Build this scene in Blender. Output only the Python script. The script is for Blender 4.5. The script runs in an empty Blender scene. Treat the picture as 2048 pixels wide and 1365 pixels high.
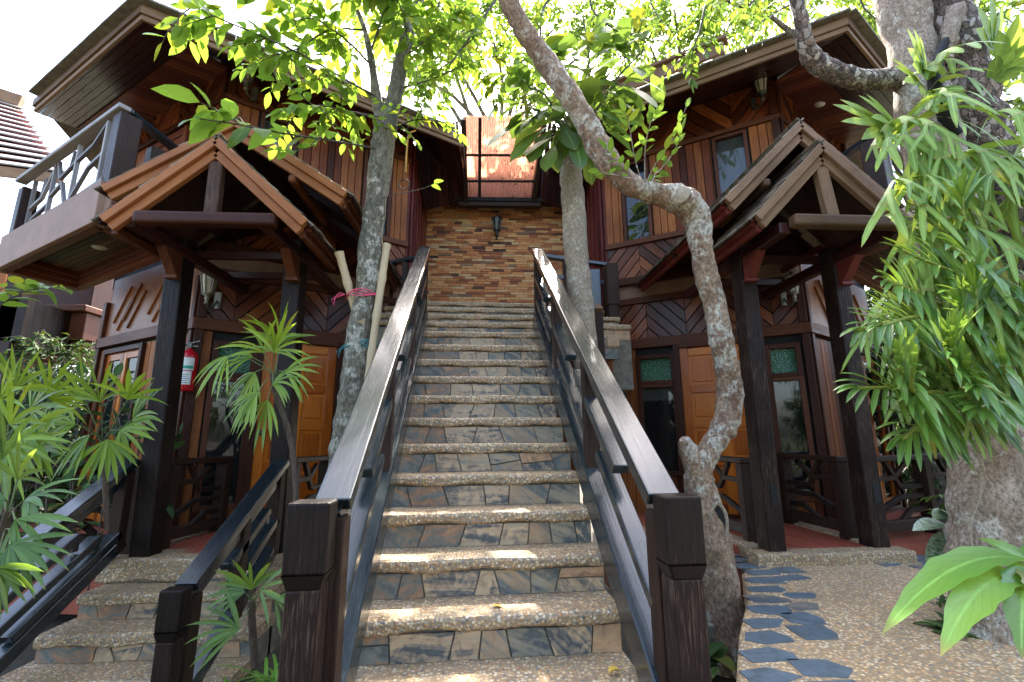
import bpy, math, random
import numpy as np
from mathutils import Vector as V, Matrix
random.seed(7); np.random.seed(7)
R = math.radians
scene = bpy.context.scene
col = scene.collection
# ---------------------------------------------------------------- camera, light, exposure
PITCH, HEAD, ROLL, FPX, EYE = R(11.7), R(3.5), R(.42), 910.0, V((0, 0, 1.5))
FWD = V((math.sin(HEAD)*math.cos(PITCH), math.cos(HEAD)*math.cos(PITCH), math.sin(PITCH)))
R0 = V((math.cos(HEAD), -math.sin(HEAD), 0)); U0 = R0.cross(FWD)
RT = R0*math.cos(ROLL) - U0*math.sin(ROLL); UP = U0*math.cos(ROLL) + R0*math.sin(ROLL)
cd = bpy.data.cameras.new('camera'); cam = bpy.data.objects.new('camera', cd); col.objects.link(cam)
cd.sensor_width = 36; cd.lens = FPX/2048*36; cd.clip_start = .02; cd.clip_end = 2000
m = Matrix.Identity(4)
for i in range(3):
    m[i][0], m[i][1], m[i][2], m[i][3] = RT[i], UP[i], -FWD[i], EYE[i]
cam.matrix_world = m; scene.camera = cam
SUN_AZ, SUN_EL = R(13), R(57)          # azimuth clockwise from +Y
w = bpy.data.worlds.new('World'); scene.world = w; w.use_nodes = True
nt = w.node_tree; bg = nt.nodes['Background']
sky = nt.nodes.new('ShaderNodeTexSky'); sky.sky_type = 'NISHITA'; sky.sun_disc = False
sky.sun_elevation = SUN_EL; sky.sun_rotation = SUN_AZ; sky.air_density = 1.0; sky.dust_density = 4.0; sky.ozone_density = 1.0
nt.links.new(sky.outputs[0], bg.inputs[0]); bg.inputs[1].default_value = .15
sd = bpy.data.lights.new('sun', 'SUN'); sd.energy = 3.2; sd.angle = R(.5); sd.color = (1, .95, .86)
so = bpy.data.objects.new('sun', sd); col.objects.link(so)
sv = V((math.sin(SUN_AZ)*math.cos(SUN_EL), math.cos(SUN_AZ)*math.cos(SUN_EL), math.sin(SUN_EL)))
so.rotation_euler = sv.to_track_quat('Z', 'Y').to_euler(); so.location = (0, 0, 30)
vs = scene.view_settings; vs.view_transform = 'Standard'; vs.look = 'None'; vs.gamma = 1; vs.exposure = 2.88
scene.cycles.max_bounces = 8; scene.cycles.transparent_max_bounces = 12
scene.cycles.sample_clamp_indirect = 6

# ---------------------------------------------------------------- measuring: a pixel of the survey plus one known coordinate
def ray(x, y): return FWD + RT*((x-1024)/FPX) + UP*((682.5-y)/FPX)
def atY(x, y, v): d = ray(x, y); return EYE + d*(v/d.y)
def atZ(x, y, v): d = ray(x, y); return EYE + d*((v-EYE.z)/d.z)

# ---------------------------------------------------------------- mesh builder
class MB:
    def __init__(s, mirror=False): s.v = []; s.f = []; s.uv = []; s.sm = []; s.mir = mirror
    def add(s, vs, fs, uvs=None, smooth=False):
        b = len(s.v)
        if s.mir: vs = [(MX2-p[0], p[1], p[2]) for p in vs]
        s.v += [tuple(p) for p in vs]
        for k, f in enumerate(fs):
            u = uvs[k] if uvs else [(0, 0)]*len(f)
            if s.mir: f = f[::-1]; u = u[::-1]
            s.f.append([b+i for i in f]); s.uv.append(u); s.sm.append(smooth)
    def beam(s, p0, p1, w, h, up=(0, 0, 1), roll=0, taper=1):
        p0 = V(p0); p1 = V(p1); d = p1-p0; L = d.length; d.normalize(); up = V(up)
        if abs(d.dot(up)) > .98: up = V((0, 1, 0))
        x = d.cross(up).normalized(); z = x.cross(d).normalized()
        if roll: q = Matrix.Rotation(roll, 3, d); x = q @ x; z = q @ z
        o1 = random.uniform(0, 30); o2 = random.uniform(0, 30)
        P = [p + x*(a*w/2*t) + z*(c*h/2*t) for p, t in ((p0, 1), (p1, taper)) for a, c in ((-1, -1), (1, -1), (1, 1), (-1, 1))]
        F = [(3, 2, 1, 0), (4, 5, 6, 7), (0, 1, 5, 4), (1, 2, 6, 5), (2, 3, 7, 6), (3, 0, 4, 7)]
        UV = []
        for k, f in enumerate(F):
            if k < 2: UV.append([(o1+.3*c, o2+.3*a) for a, c in ((0, 0), (w, 0), (w, h), (0, h))])
            else:
                t = (w, h, w, h)[k-2]; o = o2+(0, w, w+h, 2*w+h)[k-2]
                UV.append([(o1, o), (o1, o+t), (o1+L, o+t), (o1+L, o)])
        s.add(P, F, UV)
    def box(s, x0, x1, y0, y1, z0, z1, ax=None):
        dx, dy, dz = x1-x0, y1-y0, z1-z0; cx, cy, cz = (x0+x1)/2, (y0+y1)/2, (z0+z1)/2
        ax = ax or 'xyz'[max(range(3), key=lambda i: (dx, dy, dz)[i])]
        if ax == 'x': s.beam((x0, cy, cz), (x1, cy, cz), dy, dz)
        elif ax == 'y': s.beam((cx, y0, cz), (cx, y1, cz), dx, dz)
        else: s.beam((cx, cy, z0), (cx, cy, z1), dx, dy, up=(0, 1, 0))
    def slab(s, poly, th, g=None):
        """planar polygon, extruded by vector th; grain along g"""
        poly = [V(p) for p in poly]; th = V(th)
        n = (poly[1]-poly[0]).cross(poly[2]-poly[1]).normalized()
        if n.length < .5: return
        if n.dot(th) < 0: poly = poly[::-1]; n = -n
        g = V(g).normalized() if g is not None else (poly[1]-poly[0]).normalized()
        b = n.cross(g); o1 = random.uniform(0, 30); o2 = random.uniform(0, 30); N = len(poly)
        uv = [(p.dot(g)+o1, p.dot(b)+o2) for p in poly]
        P = poly + [p+th for p in poly]
        F = [tuple(range(N))[::-1], tuple(range(N, 2*N))]; U = [uv[::-1], uv]; t = th.length
        for i in range(N):
            j = (i+1) % N; F.append((i, j, j+N, i+N)); U.append([uv[i], uv[j], (uv[j][0]+t, uv[j][1]+t), (uv[i][0]+t, uv[i][1]+t)])
        s.add(P, F, U)
    def planks(s, poly, g, w, gap, th, jit=0, off=0):
        """fill a convex planar polygon with boards running along g"""
        poly = [V(p) for p in poly]; th = V(th)
        n = (poly[1]-poly[0]).cross(poly[2]-poly[1]).normalized(); g = V(g).normalized(); b = n.cross(g)
        o = poly[0]; q = [((p-o).dot(g), (p-o).dot(b)) for p in poly]
        lo = min(c[1] for c in q); hi = max(c[1] for c in q)
        y = lo+off
        while y < hi:
            ww = w*random.uniform(1-jit, 1+jit)
            c = clipc(clipc(q, y, 1), y+ww-gap, -1)
            if len(c) > 2:
                a = 0
                for i in range(len(c)):
                    x1, y1 = c[i]; x2, y2 = c[(i+1) % len(c)]; a += x1*y2-x2*y1
                if abs(a) > 2e-4: s.slab([o+g*c_[0]+b*c_[1] for c_ in c], th*random.uniform(.88, 1.06), g)
            y += ww
    def tube(s, pts, rad, n=8, cap=True, noise=0, uvs=1.0):
        pts = [V(p) for p in pts]; N = len(pts)
        if not hasattr(rad, '__len__'): rad = [rad]*N
        a = V((0, 0, 1)); P = []; L = 0; Ls = []
        d0 = (pts[1]-pts[0]).normalized()
        x = d0.orthogonal().normalized()
        for i, p in enumerate(pts):
            d = (pts[min(i+1, N-1)]-pts[max(i-1, 0)]).normalized()
            x = (x-d*x.dot(d)).normalized(); y = d.cross(x)
            if i: L += (p-pts[i-1]).length
            Ls.append(L)
            for k in range(n):
                t = 2*math.pi*k/n; r = rad[i]*(1+random.uniform(-noise, noise))
                P.append(p+x*(math.cos(t)*r)+y*(math.sin(t)*r))
        F = []; U = []
        for i in range(N-1):
            for k in range(n):
                k2 = (k+1) % n; F.append((i*n+k, i*n+k2, (i+1)*n+k2, (i+1)*n+k))
                c = 2*math.pi*rad[i]/n*uvs
                U.append([(Ls[i], k*c), (Ls[i], (k+1)*c), (Ls[i+1], (k+1)*c), (Ls[i+1], k*c)])
        s.add(P, F, U, True)
        if cap:
            s.add(P[:n], [tuple(range(n))[::-1]]); s.add(P[-n:], [tuple(range(n))])
    def lathe(s, c, prof, n=16, axis=(0, 0, 1)):
        ax = V(axis).normalized(); x = ax.orthogonal().normalized(); y = ax.cross(x); c = V(c)
        P = [c+ax*h+x*(math.cos(2*math.pi*(k+.5)/n)*r)+y*(math.sin(2*math.pi*(k+.5)/n)*r) for r, h in prof for k in range(n)]
        F = [(i*n+k, i*n+(k+1) % n, (i+1)*n+(k+1) % n, (i+1)*n+k) for i in range(len(prof)-1) for k in range(n)]
        s.add(P, F, None, True)
    def build(s, name, mat, parent=None, bevel=0, seg=1, label=None):
        me = bpy.data.meshes.new(name); o = bpy.data.objects.new(name, me); col.objects.link(o)
        off = V((0, 0, 0))
        if parent is not None:
            o.parent = parent; r = parent
            while r.parent: r = r.parent
            off = r.location.copy()
        vv = [(a-off.x, b-off.y, c-off.z) for a, b, c in s.v]
        me.from_pydata(vv, [], s.f)
        ul = me.uv_layers.new(name='UVMap')
        flat = [c for u in s.uv for p in u for c in p]
        if len(flat) == 2*len(me.loops): ul.data.foreach_set('uv', flat)
        me.polygons.foreach_set('use_smooth', s.sm)
        me.materials.append(mat); me.update()
        if bevel:
            md = o.modifiers.new('bevel', 'BEVEL'); md.width = bevel; md.segments = seg; md.limit_method = 'ANGLE'; md.angle_limit = R(50)
        if label: o['label'] = label
        return o
def clipc(q, y, sgn):
    out = []
    for i in range(len(q)):
        a, b = q[i], q[(i+1) % len(q)]; da, db = (a[1]-y)*sgn, (b[1]-y)*sgn
        if da >= 0: out.append(a)
        if da*db < 0: t = da/(da-db); out.append((a[0]+t*(b[0]-a[0]), a[1]+t*(b[1]-a[1])))
    return out
MX2 = .64          # the two cottages mirror each other about X = .32
def thing(name, label, cat, loc=(0, 0, 0), group=None):
    o = bpy.data.objects.new(name, None); col.objects.link(o); o.location = V(loc); o.empty_display_size = .2
    o['label'] = label; o['category'] = cat
    if group: o['group'] = group
    return o
def tag(o, label, cat, group=None):
    o['label'] = label; o['category'] = cat
    if group: o['group'] = group
    return o
def mir(p, on): return V((MX2-p[0], p[1], p[2])) if on else V(p)

# ---------------------------------------------------------------- materials
def newmat(name):
    m = bpy.data.materials.new(name); m.use_nodes = True; nt = m.node_tree
    return m, nt, nt.nodes['Principled BSDF'], nt.nodes['Material Output']
def N(nt, t, **kw):
    n = nt.nodes.new('ShaderNode'+t)
    for k, v in kw.items():
        if k.startswith('i_'): n.inputs[k[2:].replace('_', ' ')].default_value = v
        else: setattr(n, k, v)
    return n
def ramp(nt, fac, stops, interp='LINEAR'):
    r = nt.nodes.new('ShaderNodeValToRGB'); r.color_ramp.interpolation = interp; e = r.color_ramp.elements
    while len(e) < len(stops): e.new(.5)
    for i, (p, c) in enumerate(stops): e[i].position = p; e[i].color = (*c, 1) if len(c) == 3 else c
    nt.links.new(fac, r.inputs[0]); return r.outputs[0]
def mixc(nt, fac, a, b, mode='MIX'):
    n = nt.nodes.new('ShaderNodeMix'); n.data_type = 'RGBA'; n.blend_type = mode
    for k, s in ((0, fac), (6, a), (7, b)):
        if hasattr(s, 'links'): nt.links.new(s, n.inputs[k])
        elif k == 0: n.inputs[0].default_value = s
        else: n.inputs[k].default_value = (*s, 1)
    return n.outputs[2]
def math_(nt, op, a, b=0):
    n = nt.nodes.new('ShaderNodeMath'); n.operation = op
    for k, s in ((0, a), (1, b)):
        if hasattr(s, 'links'): nt.links.new(s, n.inputs[k])
        else: n.inputs[k].default_value = s
    return n.outputs[0]
def noise(nt, vec, scale, detail=4, rough=.6, dist=0, out='Fac'):
    n = N(nt, 'TexNoise'); n.inputs['Scale'].default_value = scale; n.inputs['Detail'].default_value = detail
    n.inputs['Roughness'].default_value = rough; n.inputs['Distortion'].default_value = dist
    if vec is not None: nt.links.new(vec, n.inputs['Vector'])
    return n.outputs[out]
def bump(nt, bs, h, strength, dist):
    b = N(nt, 'Bump'); b.inputs['Strength'].default_value = strength; b.inputs['Distance'].default_value = dist
    nt.links.new(h, b.inputs['Height']); nt.links.new(b.outputs[0], bs.inputs['Normal'])
def grainvec(nt, sx, sy):
    tc = N(nt, 'TexCoord'); mp = N(nt, 'Mapping'); mp.inputs['Scale'].default_value = (sx, sy, 1)
    nt.links.new(tc.outputs['UV'], mp.inputs[0]); return mp.outputs[0], tc
def wood(name, cols, rough=.4, gs=1.0, worn=None, wornamt=.5, bmp=.35, coat=0, blotch=.5, spec=.16):
    """cols: dark, mid, light of the timber; colour varies from board to board, grain follows each board"""
    m, nt, bs, _ = newmat(name); bs.inputs['Specular IOR Level'].default_value = spec
    vec, tc = grainvec(nt, 2.2*gs, 38*gs)
    g = noise(nt, vec, 1.6, 6, .62, .6)
    vec2, _ = grainvec(nt, 6*gs, 170*gs); g2 = noise(nt, vec2, 1, 3, .6)
    geo = N(nt, 'NewGeometry')
    rnd = geo.outputs['Random Per Island']
    f = math_(nt, 'ADD', math_(nt, 'MULTIPLY', g, .62), math_(nt, 'MULTIPLY', rnd, .5))
    f = math_(nt, 'ADD', f, math_(nt, 'MULTIPLY', g2, .18))
    c = ramp(nt, f, [(.34, cols[0]), (.66, cols[1]), (.98, cols[2])])
    bl = noise(nt, tc.outputs['Object'], 1.7, 3, .6)
    c = mixc(nt, math_(nt, 'MULTIPLY', ramp(nt, bl, [(.4, (0, 0, 0)), (.65, (1, 1, 1))]), blotch*.6), c, tuple(x*.45 for x in cols[0]))
    if worn:
        wv = noise(nt, vec, 3.5, 8, .75, .3); wf = ramp(nt, wv, [(.5, (0, 0, 0)), (.72, (1, 1, 1))])
        big = ramp(nt, noise(nt, tc.outputs['Object'], 2.3, 4, .6), [(.4, (0, 0, 0)), (.7, (1, 1, 1))])
        c = mixc(nt, math_(nt, 'MULTIPLY', math_(nt, 'MULTIPLY', wf, big), wornamt*2), c, worn)
    nt.links.new(c, bs.inputs['Base Color'])
    nt.links.new(ramp(nt, g, [(.3, (rough*.8,)*3), (.75, (min(1, rough*1.5),)*3)]), bs.inputs['Roughness'])
    if coat: bs.inputs['Coat Weight'].default_value = coat; bs.inputs['Coat Roughness'].default_value = .15
    h = math_(nt, 'ADD', g, math_(nt, 'MULTIPLY', g2, .5)); bump(nt, bs, h, bmp, .01)
    return m
def plain(name, c, rough=.5, metal=0, nz=0, sc=8, c2=None, bmp=0):
    m, nt, bs, _ = newmat(name); tc = N(nt, 'TexCoord')
    n = noise(nt, tc.outputs['Object'], sc, 6, .65)
    c2 = c2 or tuple(x*.6 for x in c)
    nt.links.new(mixc(nt, ramp(nt, n, [(.35, (0, 0, 0)), (.7, (1, 1, 1))]), c, c2), bs.inputs['Base Color'])
    bs.inputs['Roughness'].default_value = rough; bs.inputs['Metallic'].default_value = metal
    if bmp: bump(nt, bs, n, bmp, .01)
    return m
def pebble(name, scale=70, tint=(1, 1, 1), dark=1.0):
    m, nt, bs, _ = newmat(name); tc = N(nt, 'TexCoord')
    wob = noise(nt, tc.outputs['Object'], 9, 2, .5, 0, 'Color')
    vec = N(nt, 'VectorMath', operation='ADD'); nt.links.new(tc.outputs['Object'], vec.inputs[0])
    sc_ = N(nt, 'VectorMath', operation='SCALE'); nt.links.new(wob, sc_.inputs[0]); sc_.inputs['Scale'].default_value = .02
    nt.links.new(sc_.outputs[0], vec.inputs[1])
    v = N(nt, 'TexVoronoi'); v.inputs['Scale'].default_value = scale; nt.links.new(vec.outputs[0], v.inputs['Vector'])
    sp = N(nt, 'SeparateColor'); nt.links.new(v.outputs['Color'], sp.inputs[0])
    d = dark
    c = ramp(nt, sp.outputs[0], [(0, (.13*d, .13*d, .13*d)), (.10, (.24*d, .20*d, .15*d)), (.2, (.42*d, .26*d, .12*d)), (.42, (.56*d, .37*d, .18*d)), (.6, (.58*d, .44*d, .26*d)), (.78, (.44*d, .21*d, .09*d)), (.88, (.62*d, .52*d, .37*d))], 'CONSTANT')
    e = ramp(nt, v.outputs['Distance'], [(.25, (1, 1, 1)), (.62, (0, 0, 0))])
    c = mixc(nt, e, (.25*d, .175*d, .10*d), c)
    big = noise(nt, tc.outputs['Object'], 2.4, 4, .6)
    c = mixc(nt, ramp(nt, big, [(.42, (0, 0, 0)), (.72, (.3, .3, .3))]), c, (.17, .15, .075))
    nt.links.new(c, bs.inputs['Base Color']); bs.inputs['Roughness'].default_value = .55
    bump(nt, bs, ramp(nt, v.outputs['Distance'], [(0, (1, 1, 1)), (.7, (0, 0, 0))]), .9, .006)
    return m
def stone(name, stops, rough=.45):
    """split slate: each piece its own colour, with slanting mineral streaks"""
    m, nt, bs, _ = newmat(name); tc = N(nt, 'TexCoord'); geo = N(nt, 'NewGeometry')
    rnd = geo.outputs['Random Per Island']
    cmb = N(nt, 'CombineXYZ'); nt.links.new(math_(nt, 'MULTIPLY', rnd, 37), cmb.inputs[2])
    ad = N(nt, 'VectorMath', operation='ADD'); nt.links.new(tc.outputs['UV'], ad.inputs[0]); nt.links.new(cmb.outputs[0], ad.inputs[1])
    rot = N(nt, 'VectorRotate'); rot.rotation_type = 'Z_AXIS'; nt.links.new(ad.outputs[0], rot.inputs['Vector'])
    nt.links.new(math_(nt, 'MULTIPLY', rnd, 17), rot.inputs['Angle'])
    mp = N(nt, 'Mapping'); mp.inputs['Scale'].default_value = (2.6, 20, 1); nt.links.new(rot.outputs[0], mp.inputs[0])
    s = noise(nt, mp.outputs[0], .9, 5, .6, .5)
    s2 = noise(nt, ad.outputs[0], 14, 5, .65, .8)
    f = math_(nt, 'ADD', math_(nt, 'MULTIPLY', rnd, .98), math_(nt, 'MULTIPLY', math_(nt, 'SUBTRACT', s, .5), .62))
    f = math_(nt, 'ADD', f, math_(nt, 'MULTIPLY', math_(nt, 'SUBTRACT', s2, .5), .35)); f = math_(nt, 'FRACT', math_(nt, 'ADD', f, 2.0))
    c = ramp(nt, f, stops)
    nt.links.new(mixc(nt, math_(nt, 'MULTIPLY', ramp(nt, s2, [(.4, (0, 0, 0)), (.7, (1, 1, 1))]), .5), c, (.06, .055, .05)), bs.inputs['Base Color'])
    bs.inputs['Roughness'].default_value = rough; bump(nt, bs, math_(nt, 'ADD', s, s2), .5, .008)
    return m
def leafmat(name, c1, c2, tr=.55, tcol=None, rough=.35):
    m, nt, bs, out = newmat(name); geo = N(nt, 'NewGeometry'); tc = N(nt, 'TexCoord')
    rnd = geo.outputs['Random Per Island']
    c = ramp(nt, rnd, [(0, c1), (.6, c2), (.95, tuple(x*1.2 for x in c2)), (1.0, (.24, .16, .02))])
    # midrib lighter along the leaf centre (uv.y = 0)
    sx = N(nt, 'SeparateXYZ'); nt.links.new(tc.outputs['UV'], sx.inputs[0])
    rib = ramp(nt, math_(nt, 'ABSOLUTE', sx.outputs[1]), [(.03, (1, 1, 1)), (.12, (0, 0, 0))])
    vein = math_(nt, 'SINE', math_(nt, 'ADD', math_(nt, 'MULTIPLY', sx.outputs[0], 55), math_(nt, 'MULTIPLY', math_(nt, 'ABSOLUTE', sx.outputs[1]), -16)))
    vf = ramp(nt, vein, [(.82, (0, 0, 0)), (1, (.22, .22, .22))])
    c = mixc(nt, rib, c, tuple(min(1, x*1.6+.03) for x in c2)); c = mixc(nt, vf, c, tuple(x*.55 for x in c1))
    tipf = ramp(nt, sx.outputs[0], [(.90, (0, 0, 0)), (.99, (.85, .85, .85))]); c = mixc(nt, tipf, c, (.30, .20, .05))
    nt.links.new(c, bs.inputs['Base Color']); bs.inputs['Roughness'].default_value = rough
    tb = N(nt, 'BsdfTranslucent'); tcol = tcol or tuple(min(1, x*2.2) for x in c2)
    tcc = ramp(nt, rnd, [(0, tuple(x*.7 for x in tcol)), (.7, tcol), (1, (min(1, tcol[0]*1.15), tcol[1]*.75, tcol[2]*.5))])
    tcc = mixc(nt, vf, tcc, tuple(x*.5 for x in tcol)); tcc = mixc(nt, math_(nt, 'MULTIPLY', rib, .5), tcc, tuple(x*.55 for x in tcol))
    nt.links.new(tcc, tb.inputs[0])
    ms = N(nt, 'MixShader'); ms.inputs[0].default_value = tr
    nt.links.new(bs.outputs[0], ms.inputs[1]); nt.links.new(tb.outputs[0], ms.inputs[2]); nt.links.new(ms.outputs[0], out.inputs[0])
    return m
def bark(name, c1, c2, c3, sc=9, lich=.5, stretch=.35, bmp=.6, flake=0):
    m, nt, bs, _ = newmat(name); tc = N(nt, 'TexCoord'); mp = N(nt, 'Mapping'); mp.inputs['Scale'].default_value = (1, 1, stretch)
    nt.links.new(tc.outputs['Object'], mp.inputs[0])
    n1 = noise(nt, mp.outputs[0], sc, 8, .7, .3); n2 = noise(nt, tc.outputs['Object'], sc*1.7, 7, .7); n3 = noise(nt, mp.outputs[0], sc*7, 4, .7)
    n4 = noise(nt, tc.outputs['Object'], 1.6, 2, .5)
    c = ramp(nt, n1, [(.35, c1), (.6, c2)])
    lf = ramp(nt, math_(nt, 'ADD', n2, math_(nt, 'MULTIPLY', math_(nt, 'SUBTRACT', n4, .5), .7)), [(.62-.2*lich, (0, 0, 0)), (.68-.2*lich, (1, 1, 1))])
    c = mixc(nt, lf, c, c3)
    c = mixc(nt, ramp(nt, n3, [(.38, (.75, .75, .75)), (.6, (0, 0, 0))]), c, tuple(x*.4 for x in c1))
    if flake:
        wv = N(nt, 'VectorMath', operation='SCALE'); nt.links.new(noise(nt, tc.outputs['Object'], 12, 3, .6, 0, 'Color'), wv.inputs[0]); wv.inputs['Scale'].default_value = .06
        av = N(nt, 'VectorMath', operation='ADD'); nt.links.new(mp.outputs[0], av.inputs[0]); nt.links.new(wv.outputs[0], av.inputs[1])
        vo = N(nt, 'TexVoronoi'); vo.feature = 'DISTANCE_TO_EDGE'; vo.inputs['Scale'].default_value = flake; nt.links.new(av.outputs[0], vo.inputs['Vector'])
        v2 = N(nt, 'TexVoronoi'); v2.inputs['Scale'].default_value = flake; nt.links.new(av.outputs[0], v2.inputs['Vector'])
        sp = N(nt, 'SeparateColor'); nt.links.new(v2.outputs['Color'], sp.inputs[0])
        c = mixc(nt, math_(nt, 'MULTIPLY', sp.outputs[0], .65), c, tuple(x*.45 for x in c1)); c = mixc(nt, ramp(nt, sp.outputs[1], [(.7, (0, 0, 0)), (.9, (.7, .7, .7))]), c, c3)
        c = mixc(nt, ramp(nt, vo.outputs['Distance'], [(.01, (.8, .8, .8)), (.05, (0, 0, 0))]), c, tuple(x*.4 for x in c1))
        n3 = math_(nt, 'ADD', n3, ramp(nt, vo.outputs['Distance'], [(0, (0, 0, 0)), (.12, (1, 1, 1))]))
    nt.links.new(c, bs.inputs['Base Color']); bs.inputs['Roughness'].default_value = .85
    bump(nt, bs, math_(nt, 'ADD', n1, math_(nt, 'MULTIPLY', n3, .6)), bmp, .03)
    return m
M = {}
M['wall'] = wood('wall_timber', ((.034, .008, .003), (.135, .030, .008), (.38, .13, .034)), .42, blotch=.6)
M['chev'] = wood('chevron_timber', ((.034, .008, .003), (.13, .029, .009), (.30, .085, .024)), .25, coat=.12, spec=.3)
M['trim'] = wood('trim_timber', ((.020, .006, .003), (.062, .017, .007), (.14, .046, .020)), .38)
M['red'] = wood('red_stained_timber', ((.055, .010, .010), (.13, .022, .018), (.2, .05, .035)), .3)
M['dark'] = wood('dark_post_timber', ((.005, .0035, .003), (.014, .008, .006), (.045, .022, .013)), .42, worn=(.15, .09, .06), wornamt=.3, bmp=.6)
M['postr'] = wood('weathered_post_timber', ((.007, .004, .0035), (.026, .012, .008), (.10, .048, .027)), .5, worn=(.30, .20, .13), wornamt=.5, bmp=.9)
M['rail'] = wood('sky_tinted_rail_timber', ((.005, .009, .011), (.005, .010, .012), (.015, .025, .029)), .22, worn=(.15, .15, .14), wornamt=.07, bmp=.2, spec=.5, coat=.45, blotch=.2)  # black timber; the bluish base colour paints in the sky's sheen
M['fasc'] = wood('fascia_timber', ((.08, .024, .008), (.22, .070, .020), (.40, .15, .05)), .42, worn=(.34, .20, .11), wornamt=.2)
M['fascg'] = wood('weathered_fascia_timber', ((.06, .032, .018), (.16, .088, .045), (.30, .18, .10)), .5, worn=(.34, .25, .16), wornamt=.35)
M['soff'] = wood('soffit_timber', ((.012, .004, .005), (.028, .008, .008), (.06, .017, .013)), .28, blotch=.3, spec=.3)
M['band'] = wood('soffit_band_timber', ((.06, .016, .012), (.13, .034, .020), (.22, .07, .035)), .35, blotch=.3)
M['door'] = wood('door_teak', ((.17, .034, .003), (.42, .095, .006), (.64, .19, .016)), .3, coat=.3, blotch=.35)
M['shing'] = wood('wood_shingle', ((.07, .055, .042), (.17, .135, .10), (.34, .28, .20)), .8, worn=(.10, .12, .05), wornamt=.5, blotch=.5)
M['grey'] = wood('greyed_rail_timber', ((.11, .10, .10), (.22, .20, .19), (.36, .33, .30)), .5)
M['ply'] = plain('stained_plywood', (.26, .10, .04), .45, sc=7, c2=(.15, .05, .02))
M['beige'] = plain('beige_render', (.27, .155, .10), .7, sc=5, c2=(.20, .11, .07))
M['black'] = plain('unlit_and_charred_black', (.006, .006, .006), .8)  # painted darkness for unlit rooms, slots and hollow; also charred wood
M['peb'] = pebble('pebble_wash', 62, dark=1.22)
M['pebp'] = pebble('pebble_wash_path', 58, dark=1.5)
M['conc'] = plain('concrete', (.20, .175, .13), .85, sc=14, c2=(.09, .08, .06), bmp=.5)
SL = [(p_, tuple(x*1.3 for x in c_)) for p_, c_ in [(0, (.045, .055, .055)), (.14, (.10, .11, .10)), (.24, (.30, .21, .12)), (.38, (.38, .22, .11)), (.48, (.25, .13, .065)), (.58, (.13, .135, .11)), (.68, (.05, .058, .06)), (.78, (.24, .21, .14)), (.89, (.40, .27, .15)), (1, (.07, .08, .08))]]
M['slate'] = stone('riser_slate', SL)
M['slatb'] = stone('path_slate', [(0, (.10, .14, .165)), (.5, (.125, .17, .20)), (.70, (.08, .11, .13)), (.76, (.30, .25, .17)), (.9, (.2, .18, .15)), (1, (.10, .13, .15))])
M['tile'] = plain('terracotta_tile', (.40, .10, .055), .4, sc=6, c2=(.28, .065, .04))
M['grout'] = plain('grout', (.42, .26, .2), .9)
M['soil'] = plain('garden_soil', (.035, .026, .017), .95, sc=10, c2=(.07, .06, .03), bmp=1)
M['metal'] = plain('lantern_metal', (.05, .055, .045), .45, .6, sc=30, c2=(.14, .13, .10))
M['brasslamp'] = plain('aged_lantern_metal', (.22, .20, .15), .5, .5, sc=30, c2=(.08, .08, .06))
M['dglass'] = plain('smoked_lantern_glass', (.05, .045, .035), .15, 0, sc=20, c2=(.02, .02, .016))
M['lglass'] = plain('lantern_glass', (.55, .50, .38), .15, 0, sc=20, c2=(.40, .36, .25))
M['white'] = plain('white_lamp_disc', (.75, .72, .66), .4)
M['extred'] = plain('red_enamel', (.55, .012, .02), .2, c2=(.45, .01, .015))
M['label'] = plain('paper_label', (.72, .72, .68), .5, sc=3, c2=(.66, .66, .6))
M['green'] = plain('green_print', (.02, .35, .22), .5, c2=(.02, .3, .2))
M['ink'] = plain('dark_print', (.05, .06, .07), .5)
M['rubber'] = plain('black_rubber', (.015, .015, .015), .5)
M['curtain'] = plain('pale_curtain', (.42, .44, .38), .9, sc=30, c2=(.32, .34, .3))
M['string'] = plain('pink_string', (.75, .08, .16), .7, c2=(.6, .06, .12))
M['teal'] = plain('teal_string', (.03, .22, .22), .7)
M['bamboo'] = wood('bamboo', ((.30, .22, .12), (.48, .36, .21), (.62, .50, .33)), .5, blotch=.1)
M['yellow'] = plain('yellow_cane', (.65, .33, .03), .5)
M['cut'] = plain('sawn_wood', (.42, .33, .22), .9, sc=30, c2=(.25, .2, .14))
def glassmat(name, base, rough, alpha, sc=0):
    m, nt, bs, out = newmat(name); bs.inputs['Base Color'].default_value = (*base, 1); bs.inputs['Roughness'].default_value = rough
    bs.inputs['Specular IOR Level'].default_value = .9
    tb = N(nt, 'BsdfTransparent'); ms = N(nt, 'MixShader'); ms.inputs[0].default_value = alpha
    nt.links.new(tb.outputs[0], ms.inputs[1]); nt.links.new(bs.outputs[0], ms.inputs[2]); nt.links.new(ms.outputs[0], out.inputs[0])
    if sc:
        tc = N(nt, 'TexCoord'); v = N(nt, 'TexVoronoi'); v.inputs['Scale'].default_value = sc; nt.links.new(tc.outputs['Object'], v.inputs['Vector'])
        bump(nt, bs, v.outputs['Distance'], 1, .01)
    return m
M['pane'] = glassmat('window_glass', (.01, .012, .012), .03, .45)
M['gpane'] = glassmat('green_patterned_glass', (.02, .11, .045), .2, 1, 60)
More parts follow.
